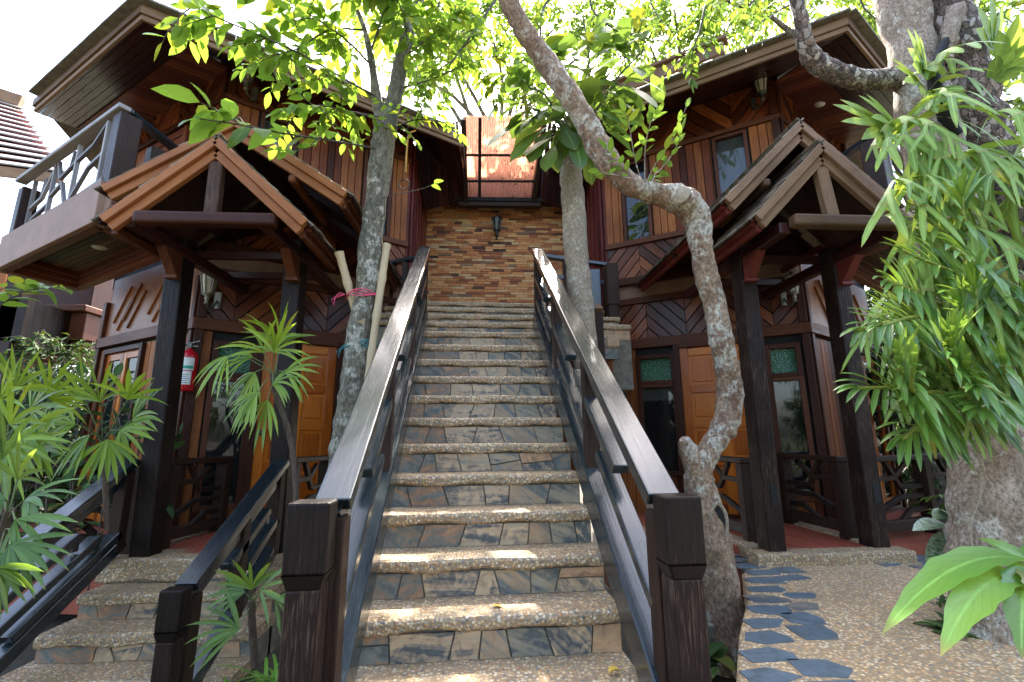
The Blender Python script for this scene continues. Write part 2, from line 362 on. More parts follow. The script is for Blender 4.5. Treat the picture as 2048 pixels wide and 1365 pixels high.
def brickmat():
    m, nt, bs, _ = newmat('thin_brick'); tc = N(nt, 'TexCoord'); geo = N(nt, 'NewGeometry'); r = geo.outputs['Random Per Island']
    c = ramp(nt, r, [(0, (.02, .018, .016)), (.035, (.10, .05, .03)), (.05, (.20, .065, .032)), (.35, (.50, .18, .062)), (.6, (.60, .25, .085)), (.8, (.68, .36, .14)), (.93, (.62, .42, .21)), (1, (.16, .10, .06))])
    n = noise(nt, tc.outputs['Object'], 16, 6, .7)
    c = mixc(nt, ramp(nt, n, [(.45, (0, 0, 0)), (.8, (.6, .6, .6))]), c, (.16, .08, .045))
    nt.links.new(c, bs.inputs['Base Color']); bs.inputs['Roughness'].default_value = .85; bump(nt, bs, n, .5, .01); return m
M['brick'] = brickmat()
def sheetmat():
    m, nt, bs, out = newmat('translucent_sheet'); tc = N(nt, 'TexCoord'); n = noise(nt, tc.outputs['Object'], 7, 7, .8)
    f = ramp(nt, n, [(.56, (0, 0, 0)), (.64, (1, 1, 1))])
    c = mixc(nt, f, (.66, .28, .17), (.10, .035, .02)); tb = N(nt, 'BsdfTranslucent'); nt.links.new(c, tb.inputs[0]); nt.links.new(c, bs.inputs['Base Color'])
    ms = N(nt, 'MixShader'); ms.inputs[0].default_value = .85
    nt.links.new(bs.outputs[0], ms.inputs[1]); nt.links.new(tb.outputs[0], ms.inputs[2]); nt.links.new(ms.outputs[0], out.inputs[0]); return m
M['sheet'] = sheetmat()
M['lf_bright'] = leafmat('leaf_bright', (.05, .12, .015), (.13, .24, .025), .55, (.27, .42, .04))
M['lf_big'] = leafmat('leaf_big', (.05, .11, .02), (.10, .18, .03), .42, (.24, .36, .045))
M['lf_mid'] = leafmat('leaf_mid', (.03, .08, .015), (.09, .18, .03), .45, (.26, .40, .04))
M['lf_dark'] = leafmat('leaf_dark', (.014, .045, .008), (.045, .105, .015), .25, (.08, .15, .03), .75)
M['lf_palm'] = leafmat('leaf_palm', (.06, .14, .012), (.19, .30, .022), .42, (.46, .60, .04), .3)
M['lf_orch'] = leafmat('leaf_orchid', (.035, .10, .02), (.12, .24, .035), .28, (.30, .45, .05), .35)
M['lf_stag'] = leafmat('leaf_staghorn', (.10, .20, .03), (.21, .33, .05), .35, (.38, .50, .06), .5)
M['lf_nest'] = leafmat('leaf_nest_fern', (.11, .25, .035), (.18, .36, .05), .4, (.36, .56, .07), .35)
M['lf_spot'] = plain('spotted_leaf', (.03, .10, .03), .3, sc=45, c2=(.45, .52, .32))
M['lf_yel'] = plain('fallen_leaf_yellow', (.62, .40, .04), .5, c2=(.5, .28, .03))
M['twig'] = plain('twig_bark', (.10, .085, .06), .8, c2=(.05, .04, .03))
M['ystem'] = plain('yellow_green_stem', (.30, .32, .05), .5, c2=(.18, .24, .05))
M['gtwig'] = plain('green_stem', (.12, .17, .05), .6, c2=(.09, .12, .04))
M['bk_a'] = bark('bark_mossy', (.08, .075, .045), (.26, .22, .15), (.46, .43, .34), 8, .42)
M['bk_b'] = bark('bark_tan', (.30, .23, .15), (.46, .37, .26), (.56, .49, .37), 10, .4, .6)
M['bk_c'] = bark('bark_lichen', (.18, .10, .06), (.42, .29, .18), (.56, .51, .40), 7, .42, .7)
M['bk_d'] = bark('bark_pale', (.28, .20, .13), (.56, .43, .32), (.68, .62, .50), 9, .4, .7, .9)
M['bk_e'] = bark('bark_flaky', (.11, .07, .05), (.50, .34, .24), (.66, .55, .46), 12, .3, .6, .9, 26)
M['palmbk'] = bark('palm_fibre', (.07, .045, .03), (.16, .11, .07), (.2, .15, .1), 40, .2, .3)
_old_add = MB.add
class XB(MB):
    """mesh builder whose points pass through a rigid transform"""
    def __init__(s, fn, flip=False): super().__init__(); s.fn = fn; s.flip = flip
    def add(s, vs, fs, uvs=None, smooth=False):
        vs = [s.fn(V(p)) for p in vs]
        if s.flip: fs = [tuple(f)[::-1] for f in fs]; uvs = [u[::-1] for u in uvs] if uvs else None
        super().add(vs, fs, uvs, smooth)

# ---------------------------------------------------------------- ground and path
g = MB(); n = 60
P = []; 
def gz(x, y): return .0 + .03*math.sin(x*1.7+y)+.03*math.sin(y*2.3-x*.6)
S_ = [-150, -40, -15]+[-9+.45*i for i in range(41)]+[15, 40, 150]
for y in S_:
    for x in S_: P.append((x, y+3, gz(x, y) if abs(x) < 10 and abs(y) < 10 else 0))
k = len(S_)
g.add(P, [(j*k+i, j*k+i+1, (j+1)*k+i+1, (j+1)*k+i) for j in range(k-1) for i in range(k-1)], None, True)
o = g.build('ground', M['soil']); o['kind'] = 'structure'
pathr = [(1.02, -.5), (.98, 1.2), (1.03, 2.06), (1.35, 2.6), (1.72, 3.15), (1.95, 3.62), (2.15, 3.80), (3.45, 3.86), (4.6, 3.5), (4.4, 2.9), (3.1, 2.62), (2.55, 2.2), (2.3, 1.2), (2.4, -.5)]
g = MB(); g.slab([(x, y, .20) for x, y in pathr][::-1], (0, 0, .27))
o = g.build('path', M['pebp'], bevel=.03, seg=3); o['kind'] = 'structure'
g = MB()
def chip(cx, cy, a, b, rot, z=.4702):
    n = random.randint(5, 7); pts = []
    for i in range(n):
        t = 2*math.pi*(i+random.uniform(-.22, .22))/n; r = random.uniform(.86, 1.1)
        x, y = max(-1, min(1, 1.5*math.cos(t)*r))*a, max(-1, min(1, 1.5*math.sin(t)*r))*b
        pts.append((cx+x*math.cos(rot)-y*math.sin(rot), cy+x*math.sin(rot)+y*math.cos(rot), z))
    g.slab(pts, (0, 0, .004))
for i in range(21):                                   # two columns of slate along the left edge
    y = .9+i*.18
    xl = np.interp(y, [1.2, 2.06, 2.6, 3.15, 3.62], [.98, 1.03, 1.35, 1.72, 1.95])
    chip(xl+.15+random.uniform(-.01, .02), y, .125, .070*random.uniform(.8, 1.15), random.uniform(-.12, .12))
    if i % 5 != 3: chip(xl+.41+random.uniform(-.03, .03), y+.04, random.uniform(.10, .14), .074*random.uniform(.7, 1.2), random.uniform(-.25, .25))
for px, py, a in ((1770, 1114, .14), (1835, 1117, .13), (1780, 1128, .1), (1880, 1126, .13), (1850, 1134, .1), (1960, 1128, .12)):
    q = atZ(px, py, .47); chip(q.x, q.y, a*1.1, .065, .1)
o = g.build('path_slate_inlay', M['slatb']); o['kind'] = 'structure'

# ---------------------------------------------------------------- cottages
def fac(A, B, sgn):
    A = V((*A, 0)); B = V((*B, 0)); t = (B-A).normalized(); nrm = V((t.y, -t.x, 0))*sgn
    return lambda s, z, o=0: A+t*s+nrm*o+V((0, 0, z)), t, nrm, (B-A).length
A_, E_, K_, K2_ = (-3.0, 4.8), (-1.1, 5.97), (-4.84, 5.95), (-5.5, 7.6)
UPZ = V((0, 0, 1))
def cottage(on, label, eave, winA, door, winB, zs=5.87):
    C, CR, CL, ze = eave
    root = thing('cottage', label, 'cottage', mir((-3.0, 4.8, 0), on), 'twin timber cottages')
    def mb(): return MB(on)
    fp, t, nr, L = fac(A_, E_, 1); fq, tq, nq, Lq = fac(A_, K_, -1); fk, tk, nk, Lk = fac(K_, K2_, -1)
    def rect(f, s0, s1, z0, z1, o=0): return [f(s0, z0, o), f(s1, z0, o), f(s1, z1, o), f(s0, z1, o)]
    b = mb()
    for f, nn, LL in ((fp, nr, L), (fq, nq, Lq), (fk, nk, Lk)): b.slab(rect(f, 0, LL, .2, 6.0, -.14), nn*.12)
    b.slab([V((*E_, .2)), V((-1.06, 7.5, .2)), V((-1.06, 7.5, 6)), V((*E_, 6))], (-.1, 0, 0))
    b.build('wall', M['black'], root)  # solid backing, black to stand in for dark interiors and board gaps
    def vert(f, nn, s0, s1, z0, z1, w=.105):
        pl = mb(); pl.planks(rect(f, s0, s1, z0, z1, -.02), UPZ, w, .007, nn*.03, .12); pl.build('board_panel', M['wall'], root, .003)
    a0, a1 = winA; d0, d1 = door; b0, b1 = winB
    for s0, s1 in ((.07, a0-.07), (a1+.07, d0-.08), (d1+.08, b0-.06), (b1+.06, L)):
        if s1-s0 > .03: vert(fp, nr, s0, s1, .5, 2.6)
    vert(fp, nr, a0-.07, a1+.07, .5, .78); vert(fp, nr, b0-.06, b1+.06, .5, 1.0)
    u = ((.40, .72, 4.33, 5.27), (1.64, 1.94, 4.13, 5.26))
    for s0, s1, z0, z1 in ((.07, .33, 4.13, 5.34), (.79, 1.58, 4.13, 5.34), (2.0, L, 4.13, 5.34), (.33, .79, 4.13, 4.27)): vert(fp, nr, s0, s1, z0, z1, .095)
    vert(fq, nq, .07, .98, .5, 2.57); vert(fq, nq, 1.97, Lq-.06, .5, 2.57); vert(fk, nk, .06, Lk, .3, 2.57)
    vert(fq, nq, .07, .75, 3.75, 5.34); vert(fq, nq, 1.75, Lq-.06, 3.75, 5.34); vert(fk, nk, .06, Lk, 3.4, 5.9)
    def chev(f, nn, s0, s1, z0, z1, seams, first, w=.115):
        ch = mb(); ss = [s0]+[x for x in seams if s0 < x < s1]+[s1]
        for i in range(len(ss)-1):
            a = R(48) if (i+first) % 2 else R(132)
            tt = (f(1, 0)-f(0, 0)).normalized()
            ch.planks(rect(f, ss[i]+.003, ss[i+1]-.003, z0, z1, -.02), tt*math.cos(a)+UPZ*math.sin(a), w, .014, nn*.03, .05)
        ch.build('chevron_panel', M['chev'], root, .003)
    chev(fp, nr, .06, L, 2.73, 3.21, (.32, .80, 1.28, 1.76), 0)
    chev(fp, nr, .06, L, 3.58, 4.05, (.32, .80, 1.32, 1.80), 0)
    chev(fp, nr, .06, L, 5.41, 5.98, (.5, 1.1, 1.7), 0, .13)
    chev(fq, nq, .06, Lq-.05, 5.41, 5.98, (.5, 1.1, 1.7), 0, .13)
    tr = mb()
    def hbeam(f, s0, s1, z0, z1, o=0.0, d=.05): tr.beam(f(s0, (z0+z1)/2, o+d/2-.02), f(s1, (z0+z1)/2, o+d/2-.02), d, z1-z0)
    for f, LL in ((fp, L), (fq, Lq), (fk, Lk)):
        hbeam(f, -.03, LL+.02, 2.602, 2.725, 0, .075)
        hbeam(f, -.02, LL+.02, 5.342, 5.405, 0, .06)
    hbeam(fp, -.02, L+.02, 3.21, 3.295, 0, .065); hbeam(fp, -.02, L+.04, 3.475, 3.575, 0, .12); hbeam(fp, -.02, L+.02, 4.05, 4.128, 0, .07)
    for z0, z1 in ((.5, 2.6), (2.73, 3.2), (3.58, 4.04), (4.13, 5.34), (5.41, 5.98)):          # corner boards
        tr.beam(fp(.03, z0, .012), fp(.03, z1, .012), .08, .07, up=nr); tr.beam(fq(.04, z0, .010), fq(.04, z1, .010), .06, .06, up=nq)
        tr.beam(fq(Lq-.02, z0, .01), fq(Lq-.02, z1, .01), .08, .07, up=nq)
    def frame(f, nn, s0, s1, z0, z1, w=.055, d=.06):
        for s in (s0-w/2, s1+w/2): tr.beam(f(s, z0-w, .015), f(s, z1+w, .015), w, d, up=nn)
        for z in (z0-w/2, z1+w/2): tr.beam(f(s0, z, .017), f(s1, z, .017), d, w)
    frame(fp, nr, a0, a1, .84, 2.08); frame(fp, nr, a0, a1, 2.17, 2.45)
    frame(fp, nr, b0, b1, 1.06, 2.08); frame(fp, nr, b0, b1, 2.17, 2.45)
    for q in u: frame(fp, nr, *q, .045)
    frame(fp, nr, d0, d1, .6, 2.56, .07, .075)
    frame(fq, nq, 1.05, 1.90, .6, 2.5, .06, .07)
    tr.build('trim', M['trim'], root, .004)
    bb = mb(); bb.slab(rect(fp, 0, L, 3.295, 3.475, -.015), nr*.03)
    bb.build('rendered_band', M['beige'], root)
    # plywood panel with slanting battens on the outer facet
    bb = mb(); bb.slab(rect(fq, .06, Lq-.06, 2.73, 3.5, -.02), nq*.02); bb.slab(rect(fk, .06, Lk, 2.73, 3.4, -.02), nk*.02); bb.build('batten_panel', M['ply'], root)
    for f, nn, s0, n_ in ((fq, nq, .35, 4), (fq, nq, 1.2, 4), (fk, nk, .15, 4)):
        bt = mb()
        for i in range(n_):
            z0 = 2.80+.11*(i % 2); s = s0+.13*i
            bt.beam(f(s+.33, z0+.0, .012), f(s, z0+.42, .012), .022, .02, up=nn)
        bt.build('batten_group', M['fasc'], root)
    # windows: curtain and pane over the wall backing, painted black for unlit rooms
    def window(nm, f, s0, s1, z0, z1, mat, cur=None):
        w = mb(); w.slab(rect(f, s0, s1, z0, z1, -.008), (f(0, 0, .004)-f(0, 0, 0))); w_ = w.build(nm, mat, root)
        if cur:
            c = mb(); pts = []; nseg = 16; z2, z3 = cur
            for i in range(nseg+1):
                s = s0+(s1-s0)*i/nseg
                for z in (z2+.01*math.sin(i*2), z3): pts.append(f(s, z, -.013+.003*math.sin(i*1.9)))
            c.add(pts, [(2*i, 2*i+2, 2*i+3, 2*i+1) for i in range(nseg)]); c.build('curtain', M['curtain'], w_)
    window('window_pane', fp, a0, a1, .84, 2.08, M['pane'], (1.85, 2.08)); window('transom_pane', fp, a0, a1, 2.17, 2.45, M['gpane'])
    window('window_pane', fp, b0, b1, 1.06, 2.08, M['pane'], (1.92, 2.08)); window('transom_pane', fp, b0, b1, 2.17, 2.45, M['gpane'])
    window('window_pane', fp, *u[0], M['pane'], (4.35, 5.27)); window('window_pane', fp, *u[1], M['pane'])
    # panelled teak door
    dr = mb(); dr.slab(rect(fp, d0, d1, .6, 2.56, -.03), nr*.03); W = d1-d0
    for s in (d0+.05, (d0+d1)/2, d1-.05): dr.beam(fp(s, .6, .010), fp(s, 2.56, .010), .10, .022, up=nr)
    zz = [.66, 1.18, 1.62, 2.04, 2.5]
    for z in zz: dr.beam(fp(d0+.1, z, .0095), fp(d1-.1, z, .0095), .021, .10)
    for i in range(4):
        for s in (d0+.10+(W/2-.15)/2, (d0+d1)/2+.05+(W/2-.15)/2):
            dr.beam(fp(s, zz[i]+.085, .004), fp(s, zz[i+1]-.085, .004), W/2-.22, .018, up=nr)
    do = dr.build('door', M['door'], root, .006)
    hd = mb(); hd.lathe(fp(d0+.06, 1.55, .02), [(0, 0), (.03, .0), (.03, .008), (.012, .012), (.012, .04), (.028, .05), (.03, .07), (.0, .08)], 12, nr); hd.build('handle', M['metal'], do)
    gd = mb()
    for s0, s1 in ((1.05, 1.47), (1.48, 1.90)):
        for s in (s0+.035, s1-.035): gd.beam(fq(s, .6, 0), fq(s, 2.5, 0), .07, .035, up=nq)
        for z in (.66, 2.46): gd.beam(fq(s0+.07, z, -.001), fq(s1-.07, z, -.001), .033, .09)
    g2 = gd.build('glazed_door', M['door'], root, .004)
    gg = mb()
    for s0, s1 in ((1.12, 1.40), (1.55, 1.83)): gg.slab(rect(fq, s0, s1, .71, 2.41, -.006), nq*.003)
    gg.build('glass', M['pane'], g2)
    gd = mb(); gd.slab(rect(fq, .8, 1.7, 3.76, 5.3, -.02), nq*.02)
    for s in (.84, 1.25, 1.66): gd.beam(fq(s, 3.76, .01), fq(s, 5.3, .01), .08, .03, up=nq)
    for z in (3.85, 4.6, 5.25): gd.beam(fq(.88, z, .009), fq(1.62, z, .009), .028, .09)
    gd.build('balcony_door', M['band'], root, .004)
    # recess side
    b = mb(); b.planks([V((*E_, 3.3)), V((-1.04, 7.42, 3.3)), V((-1.04, 7.42, 5.9)), V((*E_, 5.9))], UPZ, .13, .012, V((.03, 0, 0)))
    for i in range(6): y = 6.05+.24*i; b.beam((-1.05+.01, y, 3.3), (-1.05+.01, y, 5.85), .03, .05, up=(0, 1, 0))
    b.build('recess_cladding', M['red'], root, .003)
    # soffits
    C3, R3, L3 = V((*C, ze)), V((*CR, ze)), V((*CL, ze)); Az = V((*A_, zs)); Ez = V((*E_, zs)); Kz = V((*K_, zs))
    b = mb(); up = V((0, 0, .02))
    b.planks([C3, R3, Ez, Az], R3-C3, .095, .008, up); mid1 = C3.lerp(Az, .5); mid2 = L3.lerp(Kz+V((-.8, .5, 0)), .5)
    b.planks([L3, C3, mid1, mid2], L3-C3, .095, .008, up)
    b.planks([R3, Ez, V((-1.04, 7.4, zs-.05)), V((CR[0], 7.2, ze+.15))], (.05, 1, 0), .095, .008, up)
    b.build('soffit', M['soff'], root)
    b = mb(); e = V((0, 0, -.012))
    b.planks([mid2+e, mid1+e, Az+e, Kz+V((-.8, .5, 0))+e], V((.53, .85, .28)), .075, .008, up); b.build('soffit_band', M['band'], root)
    b = mb(); c = (mid1+Az)/2+(Kz-Az)*.42; c.z -= .035
    b.lathe(c, [(0, 0), (.05, 0), (.05, .01), (.062, .01), (.066, .018), (.07, .03)], 20); b.build('downlight', M['white'], root)
    # fascias
    b = mb(); gut = mb()
    for p, q, nn in ((C3, R3, V((.53, -.85, 0))), (C3, L3, V((-.53, -.85, 0)))):
        d = (q-p).normalized()
        for o, z, w_, h in ((.0, .028, .03, .056), (.020, .104, .035, .095)):
            pp = p+nn*o-d*.0; b.beam(pp+UPZ*z-d*(o+.01)*.6, q+nn*o+UPZ*z, w_, h)
        for k in range(int((q-p).length/.16)):
            a = p+nn*.055+UPZ*.167+d*(.16*k-.04); gut.beam(a, a+d*.158+UPZ*random.uniform(-.004, .004), .12, .022)
    b.build('eave_fascia', M['fascg'], root, .004); gut.build('tile_edge', M['conc'], root)
    b = mb(); Pk = V((-3.1, 8.6, 7.4)); th = V((0, 0, .05)); h = UPZ*.155
    for a, c in ((C3, R3), (L3, C3)): b.slab([a+h, c+h, Pk], th)
    b.slab([R3+h, V((CR[0], 7.3, ze+.3)), Pk], th)
    b.slab([V((CR[0], 7.3, ze+.3)), V((CR[0], 9, ze+.3)), Pk], th); b.slab([L3+h, V((-6.5, 8, ze+.2)), Pk], th)
    b.build('roof', M['conc'], root)
    return root, fp, fq, nr, nq
cl, fpL, fqL, nL, nqL = cottage(False, 'left timber cottage with red fire extinguisher by its door and railed balcony', ((-3.32, 3.88), (-.32, 5.72), (-5.56, 5.27), 5.45), (.22, .52), (.64, 1.42), (1.50, 1.90))
cr, fpR, fqR, nR, nqR = cottage(True, 'right timber cottage with chevron cladding behind the twisted tree', ((-3.10, 3.76), (-.42, 5.55), (-5.2, 5.05), 5.58), (.15, .40), (.51, 1.39), (1.50, 1.88))
b = MB(); p = atY(1340, 140, 6.6); q = atY(1448, 96, 6.0); b.beam(p+V((-1.5, 1.0, 0)), q, .06, .2); b.beam(p+V((-1.5, 1, .14)), q+V((.05, -.03, .14)), .2, .05)
b.beam(q+V((0, .04, 0)), q+V((.3, 1.5, 0)), .06, .2); b.build('upper_roof_fascia', M['fascg'], cr)

# brick wall in the recess
bw = thing('brick_wall', 'thin brick wall of mixed orange and black bricks at the head of the stairs', 'wall', (.32, 7.4, 3.2))
b = MB(); b.box(-1.1, 1.74, 7.42, 7.6, 3.2, 6.2); b.build('mortar', plain('mortar', (.085, .045, .028), .9), bw)
b = MB(); z = 3.25; r = 0
while z < 6.0:
    x = -1.08+random.uniform(-.2, 0)
    while x < 1.72:
        wd = random.choice((.13, .2, .2, .21, .22)); x0, x1 = max(x, -1.08), min(x+wd-.006, 1.72)
        if x1-x0 > .02: b.box(x0, x1, 7.40-random.uniform(0, .012), 7.44, z, z+.040, 'x')
        x += wd
    z += .0455; r += 1
b.build('brickwork', M['brick'], bw)

# skylight over the recess
sk = thing('skylight', 'pink corrugated translucent skylight in a dark frame above the stair head', 'skylight', atY(1000, 400, 7.1))
n0, n1, f0, f1 = atY(927, 232, 6.1), atY(1090, 232, 6.1), atY(932, 398, 7.1), atY(1066, 399, 7.1)
b = MB(); pts = []; K = 200
for i in range(K+1):
    t = i/K; dz = .014*math.sin(t*2*math.pi*36)
    for j in range(2): a = (n0, f0)[j].lerp((n1, f1)[j], t); pts.append(a+V((0, dz*.4, dz)))
b.add(pts, [(2*i, 2*i+1, 2*i+3, 2*i+2) for i in range(K)], None, True); b.build('corrugated_sheet', M['sheet'], sk)
b = MB()
for p, q in ((n0, f0), (n1, f1)): b.beam(p+V((0, 0, -.05)), q+V((0, 0, -.05)), .07, .14)
b.beam(f0+V((-.12, 0, -.1)), f1+V((.12, 0, -.1)), .1, .10); b.beam(f0+V((-.16, -.05, -.04)), f1+V((.16, -.05, -.04)), .05, .07)
d = (f0-n0).normalized()
for i, t in enumerate((.42, .74)): b.beam(n0.lerp(f0, t)+V((0, 0, -.04)), n1.lerp(f1, t)+V((0, 0, -.04)), .035, .03)
b.beam(n0.lerp(n1, .2)+V((0, 0, -.035)), f0.lerp(f1, .2)+V((0, 0, -.035)), .05, .03)
b.build('frame', M['dark'], sk, .004)
b = MB(); yb = 7.12
cs = [atY(x, y, yb) for x, y in ((846, 378), (877, 386), (902, 403), (1081, 408), (1109, 389), (1200, 372), (1200, 300), (1090, 300))]
b.slab([cs[0], cs[1], cs[2], cs[3], cs[4], cs[5]] + [V((2.0, yb, 6.15)), V((f1.x+.05, yb, 6.15)), ][:1] + [V((-1.3, yb, 6.15))], (0, .2, 0), (1, 0, 0))
for s, f, nn in ((-1, f0, n0), (1, f1, n1)):
    b.planks([f+V((s*.05, 0, -.02)), nn+V((s*.05, 0, -.12)), nn+V((s*.75, -.1, -.55)), f+V((s*.8, 0, -.12))], (n0-f0), .09, .008, (0, 0, .02))
b.build('surround', M['soff'], sk)

# ---------------------------------------------------------------- balconies
def balcony(on, label):
    P1, P2, P3, P4 = (-3.38, 3.92), (-3.28, 4.66), (-5.2, 5.9), (-5.46, 5.2)
    root = thing('balcony', label, 'balcony', mir((-3.4, 4.0, 3.35), on), 'cottage balconies')
    mb = lambda: MB(on)
    P1, P2, P3, P4 = (V((*p, 0)) for p in (P1, P2, P3, P4)); z0 = 3.35
    b = mb()
    for p, q in ((P1, P4), (P1, P2), (P4, P3)): b.beam(p+UPZ*(z0+.2), q+UPZ*(z0+.2), .10, .40)
    b.slab([P1+UPZ*3.70, P2+UPZ*3.70, P3+UPZ*3.70, P4+UPZ*3.70], (0, 0, .045)); b.build('slab_edge', M['beige'], root, .005)
    c = (P1+P2+P3+P4)/4; b = mb()
    for k, (f, zz) in enumerate(((.93, 3.37), (.84, 3.41), (.75, 3.45))):
        q = [c+(p-c)*f+UPZ*zz for p in (P1, P2, P3, P4)]
        for i in range(4): b.beam(q[i]+UPZ*.03*k*.1, q[(i+1) % 4]+UPZ*.03*k*.1, .085-k*.003, .05)
    b.build('coffer_frame', M['band'], root, .003)
    b = mb(); b.planks([p+UPZ*3.48 for p in (P1, P2, P3, P4)], P4-P1, .06, .007, (0, 0, .02)); b.build('ceiling', M['trim'], root)
    b = mb(); b.lathe(c+V((.25, -.15, 3.465)), [(0, 0), (.05, 0), (.05, .008), (.062, .006), (.07, .02)], 20); b.build('downlight', M['white'], root)
    for p, h, w_ in ((P1+V((.02, .06, 0)), .70, .17), (P4+V((.1, .02, 0)), .62, .15), (P1.lerp(P2, .55), .6, .13)):
        b = mb(); b.beam(p+UPZ*3.66, p+UPZ*(3.75+h), w_, w_, up=(P4-P1).normalized()); b.build('post', M['dark'], root, .008)
    b = mb(); b.beam(P1+UPZ*4.50+V((.05, -.03, 0)), P4+UPZ*4.46, .10, .045); b.build('handrail', M['grey'], root, .006)
    b = mb(); b.beam(P1+UPZ*4.50+V((.03, 0.03, 0)), P2+UPZ*4.50, .10, .045); b.build('side_handrail', M['rail'], root, .006); b = mb(); b.beam(P1+UPZ*4.0, P2+UPZ*4.0, .05, .05); b.build('side_mid_rail', M['rail'], root, .006)
    b = mb(); p = P4+V((.15, 0, 0)); q = P1+V((-.06, .03, 0))
    def at(s, z): return p.lerp(q, s)+UPZ*(3.80+.65*z)
    w_ = .035
    for s in (.03, .33, .62, .93): b.beam(at(s, 0), at(s, 1), w_, w_+.004, up=(q-p).normalized())
    b.beam(at(0, -.02), at(1, -.02), .05, .045)
    for pts in (((.03, .45), (.2, .5), (.33, .92)), ((.36, 1), (.43, .62), (.62, .72)), ((.62, .72), (.80, .78), (.93, 1.)), ((.33, .40), (.47, .5), (.56, .02)), ((.62, .05), (.78, .42), (.93, .48)), ((.03, .02), (.12, .2), (.33, .28)), ((.20, .5), (.22, .85)), ((.55, .68), (.57, .95))):
        for a, c_ in zip(pts[:-1], pts[1:]): b.beam(at(*a), at(*c_), w_-.003, w_-.001, up=(0, 0, 1))
    b.build('lattice', M['grey'], root)
balcony(False, 'beige edged balcony with grey lattice railing at the upper left')
balcony(True, 'balcony half hidden by hanging ferns under the right cottage roof')

# ---------------------------------------------------------------- railings
def lattice_rail(name, label, p0, p1, grp, kind=0):
    root = thing(name, label, 'railing', p0, grp); p0 = V(p0); p1 = V(p1); L = (p1-p0).length; d = (p1-p0).normalized()
    b = MB(); b.beam(p0+UPZ*.70, p1+UPZ*.70, .11, .05); b.build('top_rail', M['dark'], root, .006)
    b = MB(); b.beam(p0+UPZ*.10, p1+UPZ*.10, .07, .09); b.build('bottom_rail', M['dark'], root, .006)
    n = max(1, round(L/.75))
    for i in range(n+1):
        q = p0.lerp(p1, (i+.06*(1-2*i/n))/n); b = MB(); b.beam(q-UPZ*.1, q+UPZ*.675, .11, .09, up=d); b.build('baluster', M['dark'], root, .005)
    b = MB()
    for i in range(n):
        a = p0.lerp(p1, (i+.08)/n); c = p0.lerp(p1, (i+.92)/n)
        f = lambda s, z: a.lerp(c, s)+UPZ*z
        for pts in (((0, .52), (.45, .52), (.7, .64)), ((.3, .68), (.55, .43), (1, .43)), ((0, .22), (.5, .34), (1, .34)), ((.45, .12), (.7, .22), (1, .22))):
            for s, e in zip(pts[:-1], pts[1:]): b.beam(f(*s), f(*e), .04, .045)
    b.build('slats', M['dark'], root, .004)

def nosing(b, x0, x1, y0, y1, zt, th=.062, nseg=70):
    """pebble-washed tread: rounded lumpy front edge"""
    prof = [(y1, zt), (y0+.02, zt), (y0+.006, zt-.007), (y0, zt-.02), (y0+.002, zt-th+.012), (y0+.014, zt-th), (y0+.05, zt-th), (y1, zt-th)]
    P = []; n = len(prof)
    for i in range(nseg+1):
        x = x0+(x1-x0)*i/nseg; w1 = .004*math.sin(x*9+zt*31)+random.uniform(-.0025, .0025); w2 = .007*math.sin(x*13+zt*17)+random.uniform(-.003, .003)
        for j, (y, z) in enumerate(prof):
            P.append((x, y+(w1 if 1 <= j <= 5 else 0), z+(w1*.5 if j in (1, 2) else w2 if j in (4, 5, 6) else 0)))
    F = [(i*n+j, i*n+(j+1) % n, (i+1)*n+(j+1) % n, (i+1)*n+j) for i in range(nseg) for j in range(n)]
    F += [tuple(range(n)), tuple(range(nseg*n, nseg*n+n))[::-1]]
    b.add(P, F, None, False)
